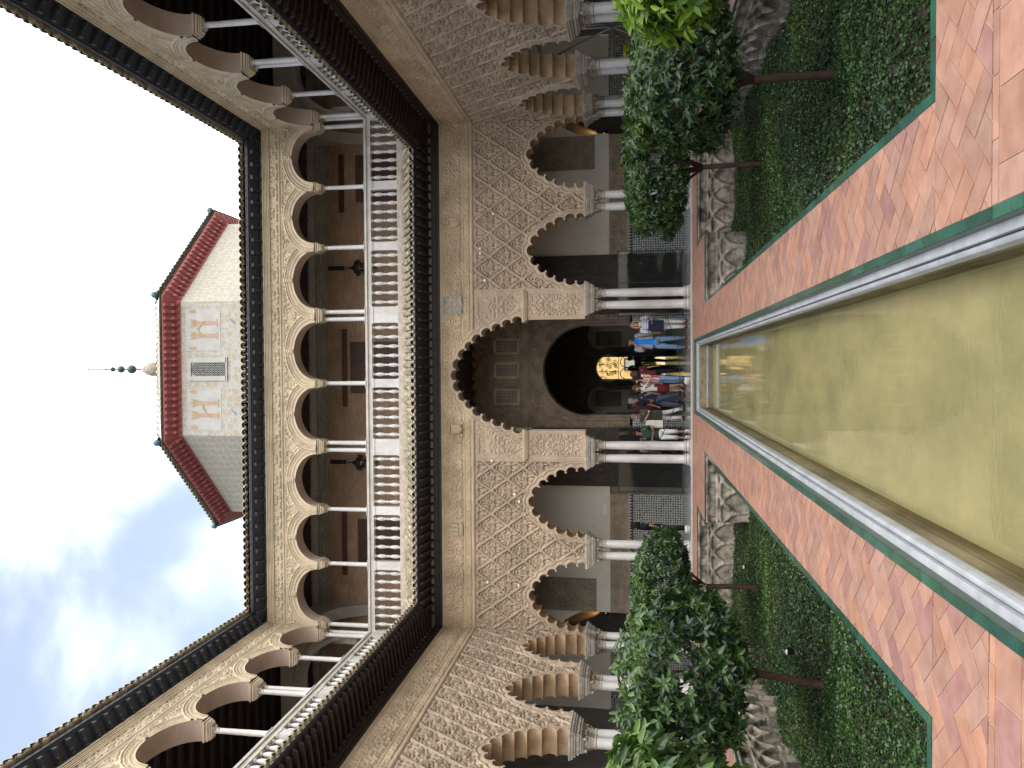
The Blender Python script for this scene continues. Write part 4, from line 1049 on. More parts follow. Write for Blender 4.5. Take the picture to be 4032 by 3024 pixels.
for s, nm in ((1, 'right'), (-1, 'left')):
    X = lambda a, b: (a, b) if s > 0 else (-b, -a)
    t = thing('side_gallery_wall', f'back wall of the {nm} galleries seen through the side arches', 'wall', group='side gallery back walls')
    Ts = (T_right if s > 0 else T_left)(11.1)
    obj('plaster_face', MB().box(*X(11.1, 11.4), 2, 25.5, 2.36, 7.0), 'shaded_plaster', t)
    obj('tiled_dado', MB().box(*X(11.07, 11.4), 2, 25.5, .03, 1.7), 'azulejo', t)
    obj('stucco_band', relief(Ts, 3, 25.5, 1.7, 2.36, .03, lambda U, Z: .03 + .02 * sst(.3, .7, curl(U, Z, 9, 2.3, 6))), 'carved_dark', t)
    for y in (19.5, 15.2): obj('carved_panel', relief(Ts, y - 1.1, y + 1.1, 2.7, 5.8, .03, lambda U, Z: .03 + .02 * sst(.3, .7, curl(U, Z, 8, 2.3, 6))), 'panel_dark', t)
    obj('upper_face', MB().box(*X(11.0, 11.3), 2, 25.2, 8.41, 12.62), 'brick', t)
    obj('upper_frieze', relief((T_right if s > 0 else T_left)(11.0), 3, 25.2, 11.95, 12.61, .03, lambda U, Z: .03 + .03 * sst(.35, .6, curl(U, Z, 8, 2.1, 12))), 'gray_plaster', t)
    # transverse arch across the upper gallery corner
    for (TT, a, b, nm2) in ((lambda u, d, z: (s * 7.9 - s * d, u, z), 22.36, 25.18, 0), (lambda u, d, z: (s * u, 22.4 - d, z), 7.97, 10.98, 1)):
        c, hw = (a + b) / 2, (b - a) / 2 - .02
        kk = lambda U, Z: ~(((U - c) / hw) ** 2 + ((Z - 10.0) / 1.75) ** 2 < 1) & (Z > 10.0)
        hh = lambda U, Z: .02 + .03 * ((np.sqrt(((U - c) / hw) ** 2 + ((Z - 10.0) / 1.75) ** 2) - 1) < .18) + .02 * ((np.sqrt(((U - c) / hw) ** 2 + ((Z - 10.0) / 1.75) ** 2) - 1) < .09)
        obj('cross_arch', relief(TT, a, b, 9.98, 12.49, .03, hh, kk), 'gray_plaster', t)
        obj('cross_arch_back', relief(lambda u, d, z: TT(u, -.3 - d, z), a, b, 9.98, 12.49, .05, lambda U, Z: 0 * U, kk), 'gray_plaster', t)
        tt_ = np.linspace(pi, 0, 33); P = np.stack([c + hw * np.cos(tt_), 10 + 1.75 * np.sin(tt_)], 1); N = np.stack([np.cos(tt_), np.sin(tt_)], 1)
        r1, r2 = arch_strip(TT, P, N, .05, .08, -.30); obj('cross_arch_edge', r1, 'gray_plaster', t); obj('cross_arch_soffit', r2, 'gray_plaster', t)

# wall lamps inside the two dark side passages
for s, nm in ((1, 'right'), (-1, 'left')):
    x = s * 8.06
    l = thing('wall_lamp', f'lit wall lamp glowing warm in the dark doorway at the far {nm} corner', 'lamp', (x, YB + .50, 2.45), group='lamps in the dark corner doorways')
    obj('shade', MB().lathe([(.03, -.03), (.08, -.01), (.09, .05), (.085, .075)], n=12), 'dark_metal', l)
    obj('bulb', MB().ball((0, 0, .06), .025), 'lamp_glow', l)
    ld = bpy.data.lights.new('lamp_light', 'SPOT'); ld.energy = 60; ld.color = (1, .62, .24); ld.spot_size = radians(52); ld.spot_blend = .6; ld.shadow_soft_size = .04
    lo_ = bpy.data.objects.new('lamp_light', ld); COL.objects.link(lo_); lo_.parent = l; lo_.location = (0, -.02, .12); lo_.rotation_euler = (pi - radians(10), 0, 0)
# lanterns of the upper gallery
for x, nm in ((3.66, 'right'), (-2.93, 'left')):
    l = thing('wall_lantern', f'black iron lantern on the brick wall, {nm} of the middle upper door', 'lantern', (x, YU - .30, 10.2), group='iron lanterns of the upper gallery')
    f = MB()
    for a in range(4):
        c, s_ = cos(a * pi / 2 + pi / 4), sin(a * pi / 2 + pi / 4); f.tube([(.14 * c, .14 * s_, .1), (.19 * c, .19 * s_, .52)], .014, 5)
    f.lathe([(.12, .06), (.20, .08), (.15, .11)], n=4, smooth=False); f.lathe([(.27, .52), (.28, .56), (.17, .66), (.09, .70), (.05, .78), (.02, .80), (.035, .84), (.0, .9)], n=8)
    f.box(-.015, .015, -.015, .015, .88, 1.0); f.box(-.05, .05, -.012, .012, .93, .955); f.tube([(0, .0, .08), (0, .14, .0), (0, .29, .02)], .018, 5)
    for a in range(8): f.ball((.26 * cos(a * pi / 4), .26 * sin(a * pi / 4), .60), .03, 6, 5)
    obj('frame', f, 'dark_metal', l); obj('glass', MB().lathe([(.12, .1), (.165, .51)], n=4, smooth=False), 'glass_pane', l)

# ================================================================ hall behind the portal and the bright patio
hall = thing('inner_hall', 'dark high hall beyond the round portal, with three horseshoe arches at its back', 'hall')
YH = 34.0
q = MB(); q.box(-4.6, -4.4, YB + .6, YH, 0, 7.5); q.box(4.5, 4.7, YB + .6, YH, 0, 7.5); q.box(-4.6, 4.7, YB + .3, YH + 6, 7.5, 7.7)
q.box(-4.6, PXC - PR - .35, YB + .3, YB + .6, 0, 7.5); q.box(PXC + PR + .35, 4.7, YB + .3, YB + .6, 0, 7.5); q.box(PXC - PR - .35, PXC + PR + .35, YB + .3, YB + .59, 5.0, 7.5)
obj('side_walls', q, 'carved_dark', hall)
HA = [(.21, .56, 2.62, 1), (-1.22, .56, 2.95, 0), (1.66, .56, 2.95, 0)]
def hk(U, Z):
    k = np.ones(U.shape, bool)
    for c, r, zc, m in HA: k &= ~(((U - c) ** 2 + (Z - zc) ** 2 < r * r) | ((np.abs(U - c) < r - .07) & (Z < zc)))
    return k
Th = T_far(YH)
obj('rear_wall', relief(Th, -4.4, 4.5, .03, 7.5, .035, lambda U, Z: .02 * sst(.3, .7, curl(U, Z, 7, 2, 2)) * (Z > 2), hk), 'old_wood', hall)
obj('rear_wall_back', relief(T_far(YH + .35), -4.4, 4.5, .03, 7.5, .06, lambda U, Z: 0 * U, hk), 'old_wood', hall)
for c, r, zc, m in HA:
    t = np.linspace(pi + .12, -.12, 31); P = np.stack([c + r * np.cos(t), zc + r * np.sin(t)], 1); N = np.stack([np.cos(t), np.sin(t)], 1)
    r1, r2 = arch_strip(Th, P, N, .05, .04, -.35); obj('hall_arch_edge', r1, 'carved_dark', hall); obj('hall_arch_soffit', r2, 'carved_dark', hall)
for x in (-.45, .87):
    q = MB(); q.lathe([(.12, .03), (.12, .15), (.085, .18), (.08, 2.0), (.10, 2.05), (.13, 2.2), (.16, 2.3)], (x, YH - .05, 0), 12); obj('hall_column', q, 'dark_metal', hall)
q = MB(); q.box(-4.6, -.36, 37.9, 38.1, 0, 7.5); q.box(.78, 4.7, 37.9, 38.1, 0, 7.5); q.box(-.36, .78, 37.9, 38.1, 3.35, 7.5); q.box(-4.6, -4.4, 34.36, 37.9, 0, 7.5); q.box(4.5, 4.7, 34.36, 37.9, 0, 7.5)
obj('back_room_walls', q, 'plain_plaster', hall)
for s in (-1.25, 1.70): obj('carved_panel', relief(T_far(37.88), s - .42, s + .30, 2.15, 3.4, .03, lambda U, Z: .02 + .02 * sst(.3, .7, curl(U, Z, 8, 2.3, 6))), 'panel_dark', hall)
struct('hall_floor', MB().box(-4.6, 4.7, 25.621, 38.3, -.3, .028), 'marble_floor')
gate = thing('iron_gate', 'black wrought iron gate with scrolls closing the arch to the bright yellow patio', 'gate', (.21, 38.0, 0))
q = MB(); q.tube([(-.55, 0, 0), (-.55, 0, 3.3)], .02, 5); q.tube([(.55, 0, 0), (.55, 0, 3.3)], .02, 5)
q.tube([(-.55, 0, 2.28), (.55, 0, 2.28)], .016, 5); q.tube([(-.17, 0, 2.28), (-.17, 0, 3.3)], .014, 5); q.tube([(.2, 0, 2.28), (.2, 0, 3.3)], .014, 5)
for c in (-.27, .30): q.tube([(c + .27 * cos(t), 0, 1.90 + .30 * sin(t)) for t in np.linspace(0, pi, 13)], .022, 5); q.tube([(c + .27, 0, 1.9), (c + .27, 0, 0)], .02, 5); q.tube([(c - .27, 0, 1.9), (c - .27, 0, 0)], .02, 5)
obj('frame', q, 'dark_metal', gate)
q = MB(); rr = random.Random(3)
for i in range(38):
    cx, cz = rr.uniform(-.5, .5), rr.uniform(2.4, 3.25); r = rr.uniform(.05, .11); a0 = rr.uniform(0, 6)
    q.tube([(cx + r * (1 - t / 9) * cos(a0 + t), 0, cz + r * (1 - t / 9) * sin(a0 + t)) for t in np.linspace(0, 7, 14)], .012, 4)
obj('scrollwork', q, 'dark_metal', gate)
struct('patio_floor', MB().box(-8, 8, 38.31, 49, -.3, .02), 'pale_floor')
pw_ = thing('patio_wall', 'bright yellow wall with a shuttered window beyond the iron gate', 'wall')
obj('wall_face', MB().box(-8, 8, 48, 48.3, 0, 7), 'yellow_wall', pw_)
fr = obj('window', MB().box(.12, .72, 47.94, 47.99, .95, 2.05), 'shutter', pw_); q = MB()
for a, b, z0, z1 in ((.04, .12, .87, 2.13), (.72, .80, .87, 2.13), (.12, .72, 2.05, 2.13), (.12, .72, .87, .95)): q.box(a, b, 47.9, 47.99, z0, z1)
obj('frame', q, 'door_wood', fr)

# ================================================================ tower with painted walls
TX, TY, TWD = .31, 34.0, 6.4; ap = TWD / 2 * (1 + sqrt(2)); TCY = TY + ap
tw = thing('painted_tower', 'eight sided tower with faded painted walls and red eaves above the far roof', 'tower')
def octo(a, z): R_ = a / cos(pi / 8); return [(TX + R_ * sin(pi / 8 + k * pi / 4), TCY - R_ * cos(pi / 8 + k * pi / 4), z) for k in range(8)]
def ring8(mb, a0, z0, a1, z1):
    A, B = octo(a0, z0), octo(a1, z1); mb.add(A + B, [(k, (k + 1) % 8, 8 + (k + 1) % 8, 8 + k) for k in range(8)])
q = MB(); ring8(q, ap, 13, ap, 23.05); obj('painted_face', q, 'painted_wall', tw)
q = MB(); ring8(q, ap + .02, 22.98, ap + .05, 23.05); ring8(q, ap + .05, 23.05, ap + .05, 23.18); ring8(q, ap + .05, 23.18, ap + .62, 23.50); ring8(q, ap + .62, 23.50, ap + .63, 23.56); obj('red_eaves', q, 'red_paint', tw)
q = MB()
for k in range(8):
    A, B = np.array(octo(ap, 0)[k]), np.array(octo(ap, 0)[(k + 1) % 8]); n = 20
    if k in (2, 3, 4, 5): continue
    dirn = (B - A) / np.linalg.norm(B - A); nr = np.array([dirn[1], -dirn[0], 0]);
    if np.dot(nr, (A + B) / 2 - np.array([TX, TCY, 0])) < 0: nr = -nr
    for i in range(n):
        c = A + (B - A) * (i + .5) / n; w = .075
        def pt_(o, u, z): p = c + nr * o + dirn * u; return (p[0], p[1], z)
        q.hexa([pt_(.06, -w, 23.10), pt_(.06, w, 23.10), pt_(.60, w, 23.40), pt_(.60, -w, 23.40), pt_(.06, -w, 23.24), pt_(.06, w, 23.24), pt_(.62, w, 23.54), pt_(.62, -w, 23.54)])
        q.hexa([pt_(.06, -w * .8, 23.02), pt_(.06, w * .8, 23.02), pt_(.3, w * .8, 23.14), pt_(.3, -w * .8, 23.14), pt_(.06, -w * .8, 23.12), pt_(.06, w * .8, 23.12), pt_(.34, w * .8, 23.26), pt_(.34, -w * .8, 23.26)])
obj('eaves_brackets', q, 'red_paint', tw)
q = MB(); ring8(q, ap + .66, 23.66, .3, 29.3); ring8(q, ap + .3, 23.60, ap + .68, 23.62)
A8 = octo(ap + .70, 0); rr = random.Random(9)
for k in range(8):
    A, B = np.array(A8[k]), np.array(A8[(k + 1) % 8]); C0 = np.array([TX, TCY, 0]); n = 25
    if k in (3, 4): continue
    nr = (A + B) / 2 - C0; nr /= np.linalg.norm(nr); dr = (B - A) / np.linalg.norm(B - A)
    for i in range(n):
        c = A + (B - A) * (i + .5) / n; t = rr.uniform(.7, 1.3)
        pts = [(0.10, 0.0), (-.55, .38)]
        v = []; m = 6; r = .118
        for (o, z) in pts:
            for rad in (r, r - .025):
                for j in range(m + 1):
                    an = pi * j / m; p = c + nr * o + dr * rad * cos(an); v.append((p[0], p[1], 23.68 + z + rad * sin(an)))
        L = m + 1; f = []
        for j in range(m): f += [(j, j + 1, 2 * L + j + 1, 2 * L + j), (j, j + 1, L + j + 1, L + j)]
        q.add(v, f, True, (t, t, t * .95))
obj('roof', q, 'tile', tw)
for k in (0, 7, 1, 6):
    p = octo(ap + .72, 0)[k]; obj('glazed_corner_tile', MB().ball((p[0], p[1], 23.86), (.17, .17, .17), 10, 8), 'blue_glaze', tw)
q = MB()    # window with white lattice
wx0, wx1, wz0, wz1 = -.05, .60, 20.72, 22.45
P = [(wx0, wz0), (wx1, wz0), (wx1, wz1 - .32)] + [(.275 + .325 * cos(t), wz1 - .32 + .32 * sin(t)) for t in np.linspace(0, pi, 9)][1:-1] + [(wx0, wz1 - .32)]
q.extr(P, TY - .03, TY - .02, 'd'); win = obj('window', q, 'dark_metal', tw)
q = MB(); rr = random.Random(1)
for i in range(6):
    for j in range(13):
        cx, cz = wx0 + .055 + i * .108, wz0 + .07 + j * .128
        if cz > wz1 - .30 and abs(cx - .275) > .32 * sqrt(max(0, 1 - ((cz - wz1 + .32) / .32) ** 2)): continue
        q.tube([(cx + .05 * cos(t), TY - .045, cz + .058 * sin(t)) for t in np.linspace(0, 2 * pi, 7)], .011, 4)
obj('lattice', q, 'painted_white', win)
q = MB()
for a, b, z0, z1 in ((wx0 - .22, wx0, wz0 - .05, wz1 + .2), (wx1, wx1 + .22, wz0 - .05, wz1 + .2), (wx0, wx1, wz1 + .02, wz1 + .2), (wx0 - .25, wx1 + .25, wz0 - .1, wz0 - .02)): q.box(a, b, TY - .06, TY - .005, z0, z1)
obj('frame', q, 'painted_white', win)
for (a, b, ban) in ((1.16, 3.15, 0), (-2.62, -.68, 1)):   # two painted panels: pillars, ribbon, crowns
    q = MB(); q.box(a, b, TY - .012, TY - .004, 20.95, 22.72); pn = obj('painted_panel', q, 'painted_white', tw)
    q = MB(); m1, m2 = a + (b - a) * .36, a + (b - a) * .66
    for m in (m1, m2): q.box(m - .09, m + .09, TY - .022, TY - .013, 21.15, 22.15); q.box(m - .17, m + .17, TY - .023, TY - .013, 21.07, 21.15)
    obj('pillars', q, 'salmon_paint', pn)
    q = MB()
    for m in (m1, m2): q.box(m - .15, m + .15, TY - .024, TY - .0135, 22.15, 22.24); q.extr([(m - .16, 22.27), (m + .16, 22.27), (m + .2, 22.5), (m + .07, 22.40), (m, 22.52), (m - .07, 22.40), (m - .2, 22.5)], TY - .024, TY - .0135, 'd')
    pts = [(m1 - .1, 21.45), (m1 + .05, 21.62), (m1 + .2, 21.75), (m2 - .1, 21.86), (m2 + .12, 22.0)] if ban else [(m1 - .05, 21.8), (m1 + .12, 21.95), (m1 + .3, 22.06), (m2, 21.85), (m2 + .1, 21.7)]
    for (p0, p1) in zip(pts[:-1], pts[1:]): q.extr([(p0[0], p0[1]), (p1[0], p1[1]), (p1[0], p1[1] + .1), (p0[0], p0[1] + .1)], TY - .03, TY - .0245, 'd')
    for s in (a + .12, b - .12): q.extr([(s - .07, 21.2 + 1.0), (s + .07, 22.2), (s + .09, 22.45), (s, 22.6), (s - .09, 22.42)], TY - .02, TY - .0132, 'd')
    obj('ribbon_and_crowns', q, 'ochre_paint', pn)
for x, z in ((2.4, 20.2), (-1.9, 20.2)): obj('painted_sword', MB().extr([(x, z), (x + .03, z - .03), (x + .30, z + .26), (x + .26, z + .29)], TY - .02, TY - .004, 'd'), 'blue_paint', tw)
q = MB(); q.lathe([(.40, 29.25), (.42, 29.75), (.36, 30.0), (.2, 30.25), (.08, 30.4)], (TX, TCY, 0), 14); obj('finial_dome', q, 'tile', tw)
q = MB(); q.tube([(TX, TCY, 30.3), (TX, TCY, 34.3)], [.06, .03], 6)
for z, r in ((31.05, .27), (31.75, .22), (32.3, .155)): q.ball((TX, TCY, z), (r, r, r * .95), 12, 8)
q.box(TX - .16, TX + .16, TCY - .02, TCY + .02, 32.72, 32.76); q.box(TX - .02, TX + .02, TCY - .02, TCY + .02, 32.6, 32.9); q.ball((TX, TCY, 33.9), .05, 6, 5)
obj('finial', q, 'finial_green', tw)

# ================================================================ VEGETATION
def leaf_mesh(name, P, D, U_, L, Wd, tint, fold=.25, curve=.15):
    """P base points, D growth directions, U_ up-ish vectors, per-leaf length L / width Wd"""
    n = len(P); D = D / np.linalg.norm(D, axis=1)[:, None]; S = np.cross(D, U_); S /= np.maximum(np.linalg.norm(S, axis=1), 1e-6)[:, None]; N = np.cross(S, D)
    L = L[:, None]; Wd = Wd[:, None]
    v0 = P; v1 = P + D * L * .35 + S * Wd * .5 + N * Wd * fold; v2 = P + D * L * .35 - S * Wd * .5 + N * Wd * fold
    v3 = P + D * L * .40; v4 = P + D * L * .72 + S * Wd * .36 + N * (Wd * fold * .7 - L * curve * .4); v5 = P + D * L * .72 - S * Wd * .36 + N * (Wd * fold * .7 - L * curve * .4)
    v6 = P + D * L - N * L * curve; v7 = P + D * L * .72 - N * L * curve * .5
    V = np.stack([v0, v1, v2, v3, v4, v5, v6, v7], 1).reshape(-1, 3); o = np.arange(n)[:, None] * 8
    Q = np.concatenate([o + np.array([[0, 1, 3, 3]]), o + np.array([[0, 3, 2, 2]])], 0)
    T3 = np.concatenate([o + np.array(t) for t in ([0, 1, 3], [0, 3, 2], [1, 4, 7], [1, 7, 3], [2, 3, 7], [2, 7, 5], [4, 6, 7], [5, 7, 6])], 0)
    return mesh_np(name, V, T3, False, np.repeat(tint, 8))
def crown(c, r, nclu, lo, hi, seed, flat=.0, per=7, gap=.5):
    g = np.random.default_rng(seed); P, D, U_, L, Wd, T_ = [], [], [], [], [], []
    k = 0
    lump = g.normal(size=(9, 3)); lump /= np.linalg.norm(lump, axis=1)[:, None]; amp = g.uniform(-.26, .26, 9)
    while k < nclu:
        d = g.normal(size=3); d /= np.linalg.norm(d); rad = g.uniform(.25, 1) ** .33
        s = 1 + sum(a * max(0, d.dot(l)) ** 3 for a, l in zip(amp, lump))
        box = np.sign(d) * np.abs(d) ** .75                    # clipped, rather boxy crown
        p = np.array(c) + box * np.array(r) * rad * s
        if vnoise(np.array([p[0] * 2.6 + seed]), np.array([p[1] * 2.6 + p[2] * 3.1]))[0] < gap * .5 and rad > .6: continue
        k += 1; n = int(g.integers(per - 2, per + 3)); ax = d * np.array([1, 1, .8]) + g.normal(size=3) * .35 + np.array([0, 0, .15]); ax /= np.linalg.norm(ax)
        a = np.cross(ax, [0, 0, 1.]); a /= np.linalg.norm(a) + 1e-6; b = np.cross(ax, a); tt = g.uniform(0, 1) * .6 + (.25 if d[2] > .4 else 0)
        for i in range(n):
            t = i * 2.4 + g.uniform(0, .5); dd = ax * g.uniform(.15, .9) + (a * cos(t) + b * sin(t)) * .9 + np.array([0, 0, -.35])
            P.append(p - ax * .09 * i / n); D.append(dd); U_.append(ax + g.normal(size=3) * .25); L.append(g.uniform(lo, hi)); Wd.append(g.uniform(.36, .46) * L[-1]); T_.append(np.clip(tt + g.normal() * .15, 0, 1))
    return leaf_mesh('crown', np.array(P), np.array(D), np.array(U_), np.array(L), np.array(Wd), np.array(T_))
def orange_tree(x, y, base, cz, r, ncl, label, lm='leaf_dark', fork=None, cx=None, cy=None, lo=.085, hi=.13, seed=1, lean=0):
    t = thing('orange_tree', label, 'tree', (x, y, base), group='clipped orange trees in the sunken gardens')
    cx = 0 if cx is None else cx - x; cy = 0 if cy is None else cy - y; zc = cz - base
    g = random.Random(seed); m = MB(); fk = zc - r[2] - .05 if fork is None else fork
    m.tube([(0, 0, -.1), (.01, 0, .05), (lean * .4 + .015, 0, fk * .5), (lean, 0, fk)], [.075, .058, .05, .052], 9)
    for i in range(7):
        a = i * 2 * pi / 7 + g.uniform(-.3, .3); e = (cx + r[0] * .65 * cos(a), cy + r[1] * .65 * sin(a), zc + g.uniform(-.3, .5) * r[2])
        mid = (lean + (e[0] - lean) * .35 + g.uniform(-.05, .05), e[1] * .35, fk + (e[2] - fk) * .55)
        m.tube([(lean, 0, fk - .04), mid, e], [.038, .024, .010], 6)
        for j in range(3):
            e2 = (mid[0] + g.uniform(-.5, .5) * r[0], mid[1] + g.uniform(-.5, .5) * r[1], mid[2] + g.uniform(0, .5) * r[2]); m.tube([mid, e2], [.013, .005], 5)
    obj('trunk', m, 'bark', t)
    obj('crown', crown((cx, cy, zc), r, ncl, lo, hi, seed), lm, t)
    return t
orange_tree(4.03, 10.6, ZG, 1.03, (1.15, 1.2, .70), 1450, 'dark green clipped orange tree on the right with a thick forked brown trunk', seed=11, fork=1.15, cx=4.25)
orange_tree(4.25, 15.9, ZG, 1.17, (1.35, 1.35, .66), 1500, 'farther clipped orange tree in the right garden with a thin straight trunk', seed=12, fork=1.35, lo=.08, hi=.12)
orange_tree(4.5, 7.0, ZG, 1.30, (1.25, 1.1, .56), 900, 'bright yellow green orange tree nearest the camera on the right', 'leaf_bright', seed=13, lo=.11, hi=.17)
orange_tree(-4.1, 10.85, ZG, .98, (1.12, 1.2, .76), 1400, 'dark green clipped orange tree on the left with a curved leaning trunk', seed=14, fork=1.05, lean=.14, cx=-4.0, lo=.095, hi=.15)
orange_tree(-4.25, 16.1, ZG, 1.07, (1.40, 1.35, .72), 1600, 'farther clipped orange tree in the left garden with a slim trunk', seed=15, fork=1.3, lo=.08, hi=.12)
orange_tree(-4.35, 7.0, ZG, 1.12, (1.18, 1.1, .66), 850, 'orange tree nearest the camera on the left with large glossy pointed leaves', 'leaf_mid', seed=16, lo=.13, hi=.2)
def ivy(s, seed):
    g = np.random.default_rng(seed); n = 125000
    x = g.uniform(GX0 + .02, GX1 - .02, n); y = GYN + .02 + (GYF - GYN - .04) * g.uniform(0, 1, n) ** 1.25
    ok = ~((x < GXM + .02) & (y > GYM - .03)); x, y = x[ok], y[ok]; n = len(x)
    def hgt(x, y): return ZG + .03 + .30 * vnoise(x * .9 + seed, y * .9) ** 1.6 + .09 * vnoise(x * 3.3, y * 3.3 + seed) + .05 * vnoise(x * 9, y * 9)
    z = hgt(x, y) - .02 + g.uniform(0, .05, n); e = np.minimum(np.minimum(x - GX0, GX1 - x), y - GYN); z += .05 * np.clip(1 - e / .3, 0, 1)
    D = np.stack([g.normal(size=n), g.normal(size=n), g.uniform(-.2, .7, n)], 1); U_ = np.stack([g.normal(size=n) * .4, g.normal(size=n) * .4, np.ones(n)], 1)
    L = g.uniform(.024, .050, n); Wd = L * g.uniform(.6, .9, n); tint = np.clip(vnoise(x * 1.1 + 3, y * 1.1) * .8 - .15 + g.normal(size=n) * .22, 0, 1)
    tag(obj('ivy', leaf_mesh('ivy', np.stack([x * s, y, z], 1), D, U_, L, Wd, tint, .15, .1), 'ivy'), 'low dense green ground cover filling the %s sunken garden' % ('right' if s > 0 else 'left'), 'ground cover', kind='stuff')
    a = relief(lambda u, d, z: (s * u, z, d), GX0 + .01, GX1 - .01, GYN + .01, GYF - .01, .08, lambda U, Z: hgt(U, Z) - .02, lambda U, Z: ~((U < GXM + .05) & (Z > GYM - .03)))
    struct('garden_bed', a, 'soil')
ivy(1, 21); ivy(-1, 22)
# small spotlights between the leaves
for (x, y, nm) in ((-4.22, 12.5, 'between the two left trunks'), (-4.1, 17.2, 'near the far wall of the left garden')):
    t = thing('garden_spotlight', f'small black garden spotlight in the ground cover {nm}', 'spotlight', (x, y, ZG + .25), group='garden spotlights')
    m = MB(); m.lathe([(.03, 0), (.05, .02), (.055, .10), (.06, .11)], n=12); m.tube([(0, 0, .02), (0, 0, -.35)], .012, 6); obj('housing', m, 'dark_metal', t)
    obj('lens', MB().ball((0, -.03, .115), (.045, .045, .018)), 'white_sign', t)
# shrub in the bright patio
sh_ = thing('patio_shrub', 'low green shrub lit by daylight in front of the yellow patio wall', 'shrub', (.05, 45.5, 0))
obj('crown', crown((0, 0, .7), (.75, .5, .45), 260, .12, .2, 31), 'leaf_bright', sh_)
m = MB(); [m.tube([(0, 0, 0), (.2 * cos(a), .2 * sin(a), .6)], [.03, .01], 5) for a in range(5)]; obj('stem', m, 'bark', sh_)

# ================================================================ scaffolding and bins in the right gallery
sc = thing('scaffold', 'grey tube scaffolding standing in the right lower gallery', 'scaffold', (9.0, 19.2, .03))
tubes = []
for y in (-1.9, 0, 1.9):
    for x in (-.4, .5): tubes.append(('standard', [(x, y, 0), (x, y, 5.2)]))
for z in (.4, 2.05, 4.0):
    for x in (-.4, .5): tubes.append(('ledger', [(x, -2.0, z), (x, 2.0, z)]))
for z in (2.1, 4.05):
    for y in (-1.9, 0, 1.9): tubes.append(('transom', [(-.5, y, z), (.6, y, z)]))
tubes += [('brace', [(-.4, -1.9, .4), (-.4, 0, 2.05)]), ('brace', [(-.4, 1.9, .4), (-.4, 0, 2.05)]), ('brace', [(-.4, -1.9, 4), (-.4, 0, 2.05)]), ('brace', [(.5, 0, 4), (.5, 1.9, 2.05)]), ('brace', [(-.4, 1.9, 4), (-.4, 0, 2.05)])]
for nm, p in tubes: obj(nm, MB().tube(p, .026, 8), 'gray_metal', sc)
for (x, y, nm) in ((8.7, 21.2, 'behind the second right arch'), (8.9, 17.0, 'under the scaffold tubes')):
    t = thing('yellow_bin', f'yellow plastic bin on a trolley {nm}', 'bin', (x, y, .03), group='yellow bins in the right gallery')
    obj('body', MB().lathe([(.20, .9), (.24, 1.3), (.26, 1.72)], n=14), 'yellow_plastic', t); obj('rim', MB().lathe([(.27, 1.72), (.28, 1.74), (.28, 1.78), (.27, 1.80)], n=14), 'yellow_plastic', t)
    m = MB(); [m.tube([(a, b, .0), (a * .8, b * .8, .9)], .02, 6) for a in (-.22, .22) for b in (-.22, .22)]; m.box(-.22, .22, -.22, .22, .86, .90); obj('trolley', m, 'dark_metal', t)
rp = MB(); rp.tube([(1.95, 22.1, .92), (1.85, 22.08, .86)] + [(1.85 - 3.7 * t, 22.08, .30 + 2.15 * (t - .47) ** 2) for t in np.linspace(.02, .98, 18)] + [(-1.93, 22.1, .90)], .011, 6)
tag(obj('rope_barrier', rp, 'dark_metal'), 'thin dark rope sagging between the two middle column pairs', 'rope')

# ================================================================ PEOPLE
def cloth(name, c, rough=.85): mat(name, c, rough, .12, 14, .003, 60)
for n_, c_ in dict(skin_light=(.52, .31, .22), skin_tan=(.36, .20, .13), skin_dark=(.16, .085, .055), hair_blond=(.36, .25, .13), hair_dark=(.018, .013, .012), hair_grey=(.2, .2, .2), hair_brown=(.11, .06, .035),
                   cloth_blue=(.01, .19, .62), cloth_grey=(.26, .26, .27), cloth_jeans=(.14, .22, .34), cloth_navy=(.015, .02, .04), cloth_denim_dark=(.045, .065, .11), cloth_white=(.72, .71, .68),
                   cloth_green=(.03, .05, .04), cloth_olive=(.07, .075, .06), cloth_black=(.012, .012, .014), cloth_burgundy=(.16, .02, .03), cloth_red_dark=(.12, .03, .035), shoe_brown=(.10, .05, .03), shoe_white=(.75, .75, .73), bag_green=(.06, .065, .045), bag_cream=(.55, .52, .45), shoe_black=(.02, .02, .02)).items(): cloth(n_, c_)
def stripes(name, cols, sc, axis, wob=0):
    m = bpy.data.materials.new(name); m.use_nodes = True; t = m.node_tree; b = t.nodes['Principled BSDF']
    co = t.nodes.new('ShaderNodeTexCoord'); sp = t.nodes.new('ShaderNodeSeparateXYZ'); t.links.new(co.outputs['Object'], sp.inputs[0])
    mu = t.nodes.new('ShaderNodeMath'); mu.operation = 'MULTIPLY'; mu.inputs[1].default_value = sc; t.links.new(sp.outputs[axis], mu.inputs[0])
    fr_ = t.nodes.new('ShaderNodeMath'); fr_.operation = 'FRACT'; t.links.new(mu.outputs[0], fr_.inputs[0])
    r = t.nodes.new('ShaderNodeValToRGB'); r.color_ramp.interpolation = 'CONSTANT'; e = r.color_ramp.elements
    e[0].position = 0; e[0].color = (*cols[0], 1); e[1].position = 1 / len(cols); e[1].color = (*cols[1], 1)
    for i, c in enumerate(cols[2:]): q = e.new((i + 2) / len(cols)); q.color = (*c, 1)
    t.links.new(fr_.outputs[0], r.inputs[0]); t.links.new(r.outputs[0], b.inputs['Base Color']); b.inputs['Roughness'].default_value = .85; MAT[name] = m
stripes('cloth_blue_stripe', [(.72, .72, .74), (.72, .72, .74), (.08, .09, .30)], 22, 2)
stripes('cloth_multi_stripe', [(.55, .07, .08), (.65, .55, .50), (.06, .05, .16), (.60, .25, .22), (.65, .6, .55)], 9, 0)
stripes('cloth_plaid', [(.30, .18, .22), (.10, .08, .16), (.35, .25, .28)], 26, 2)

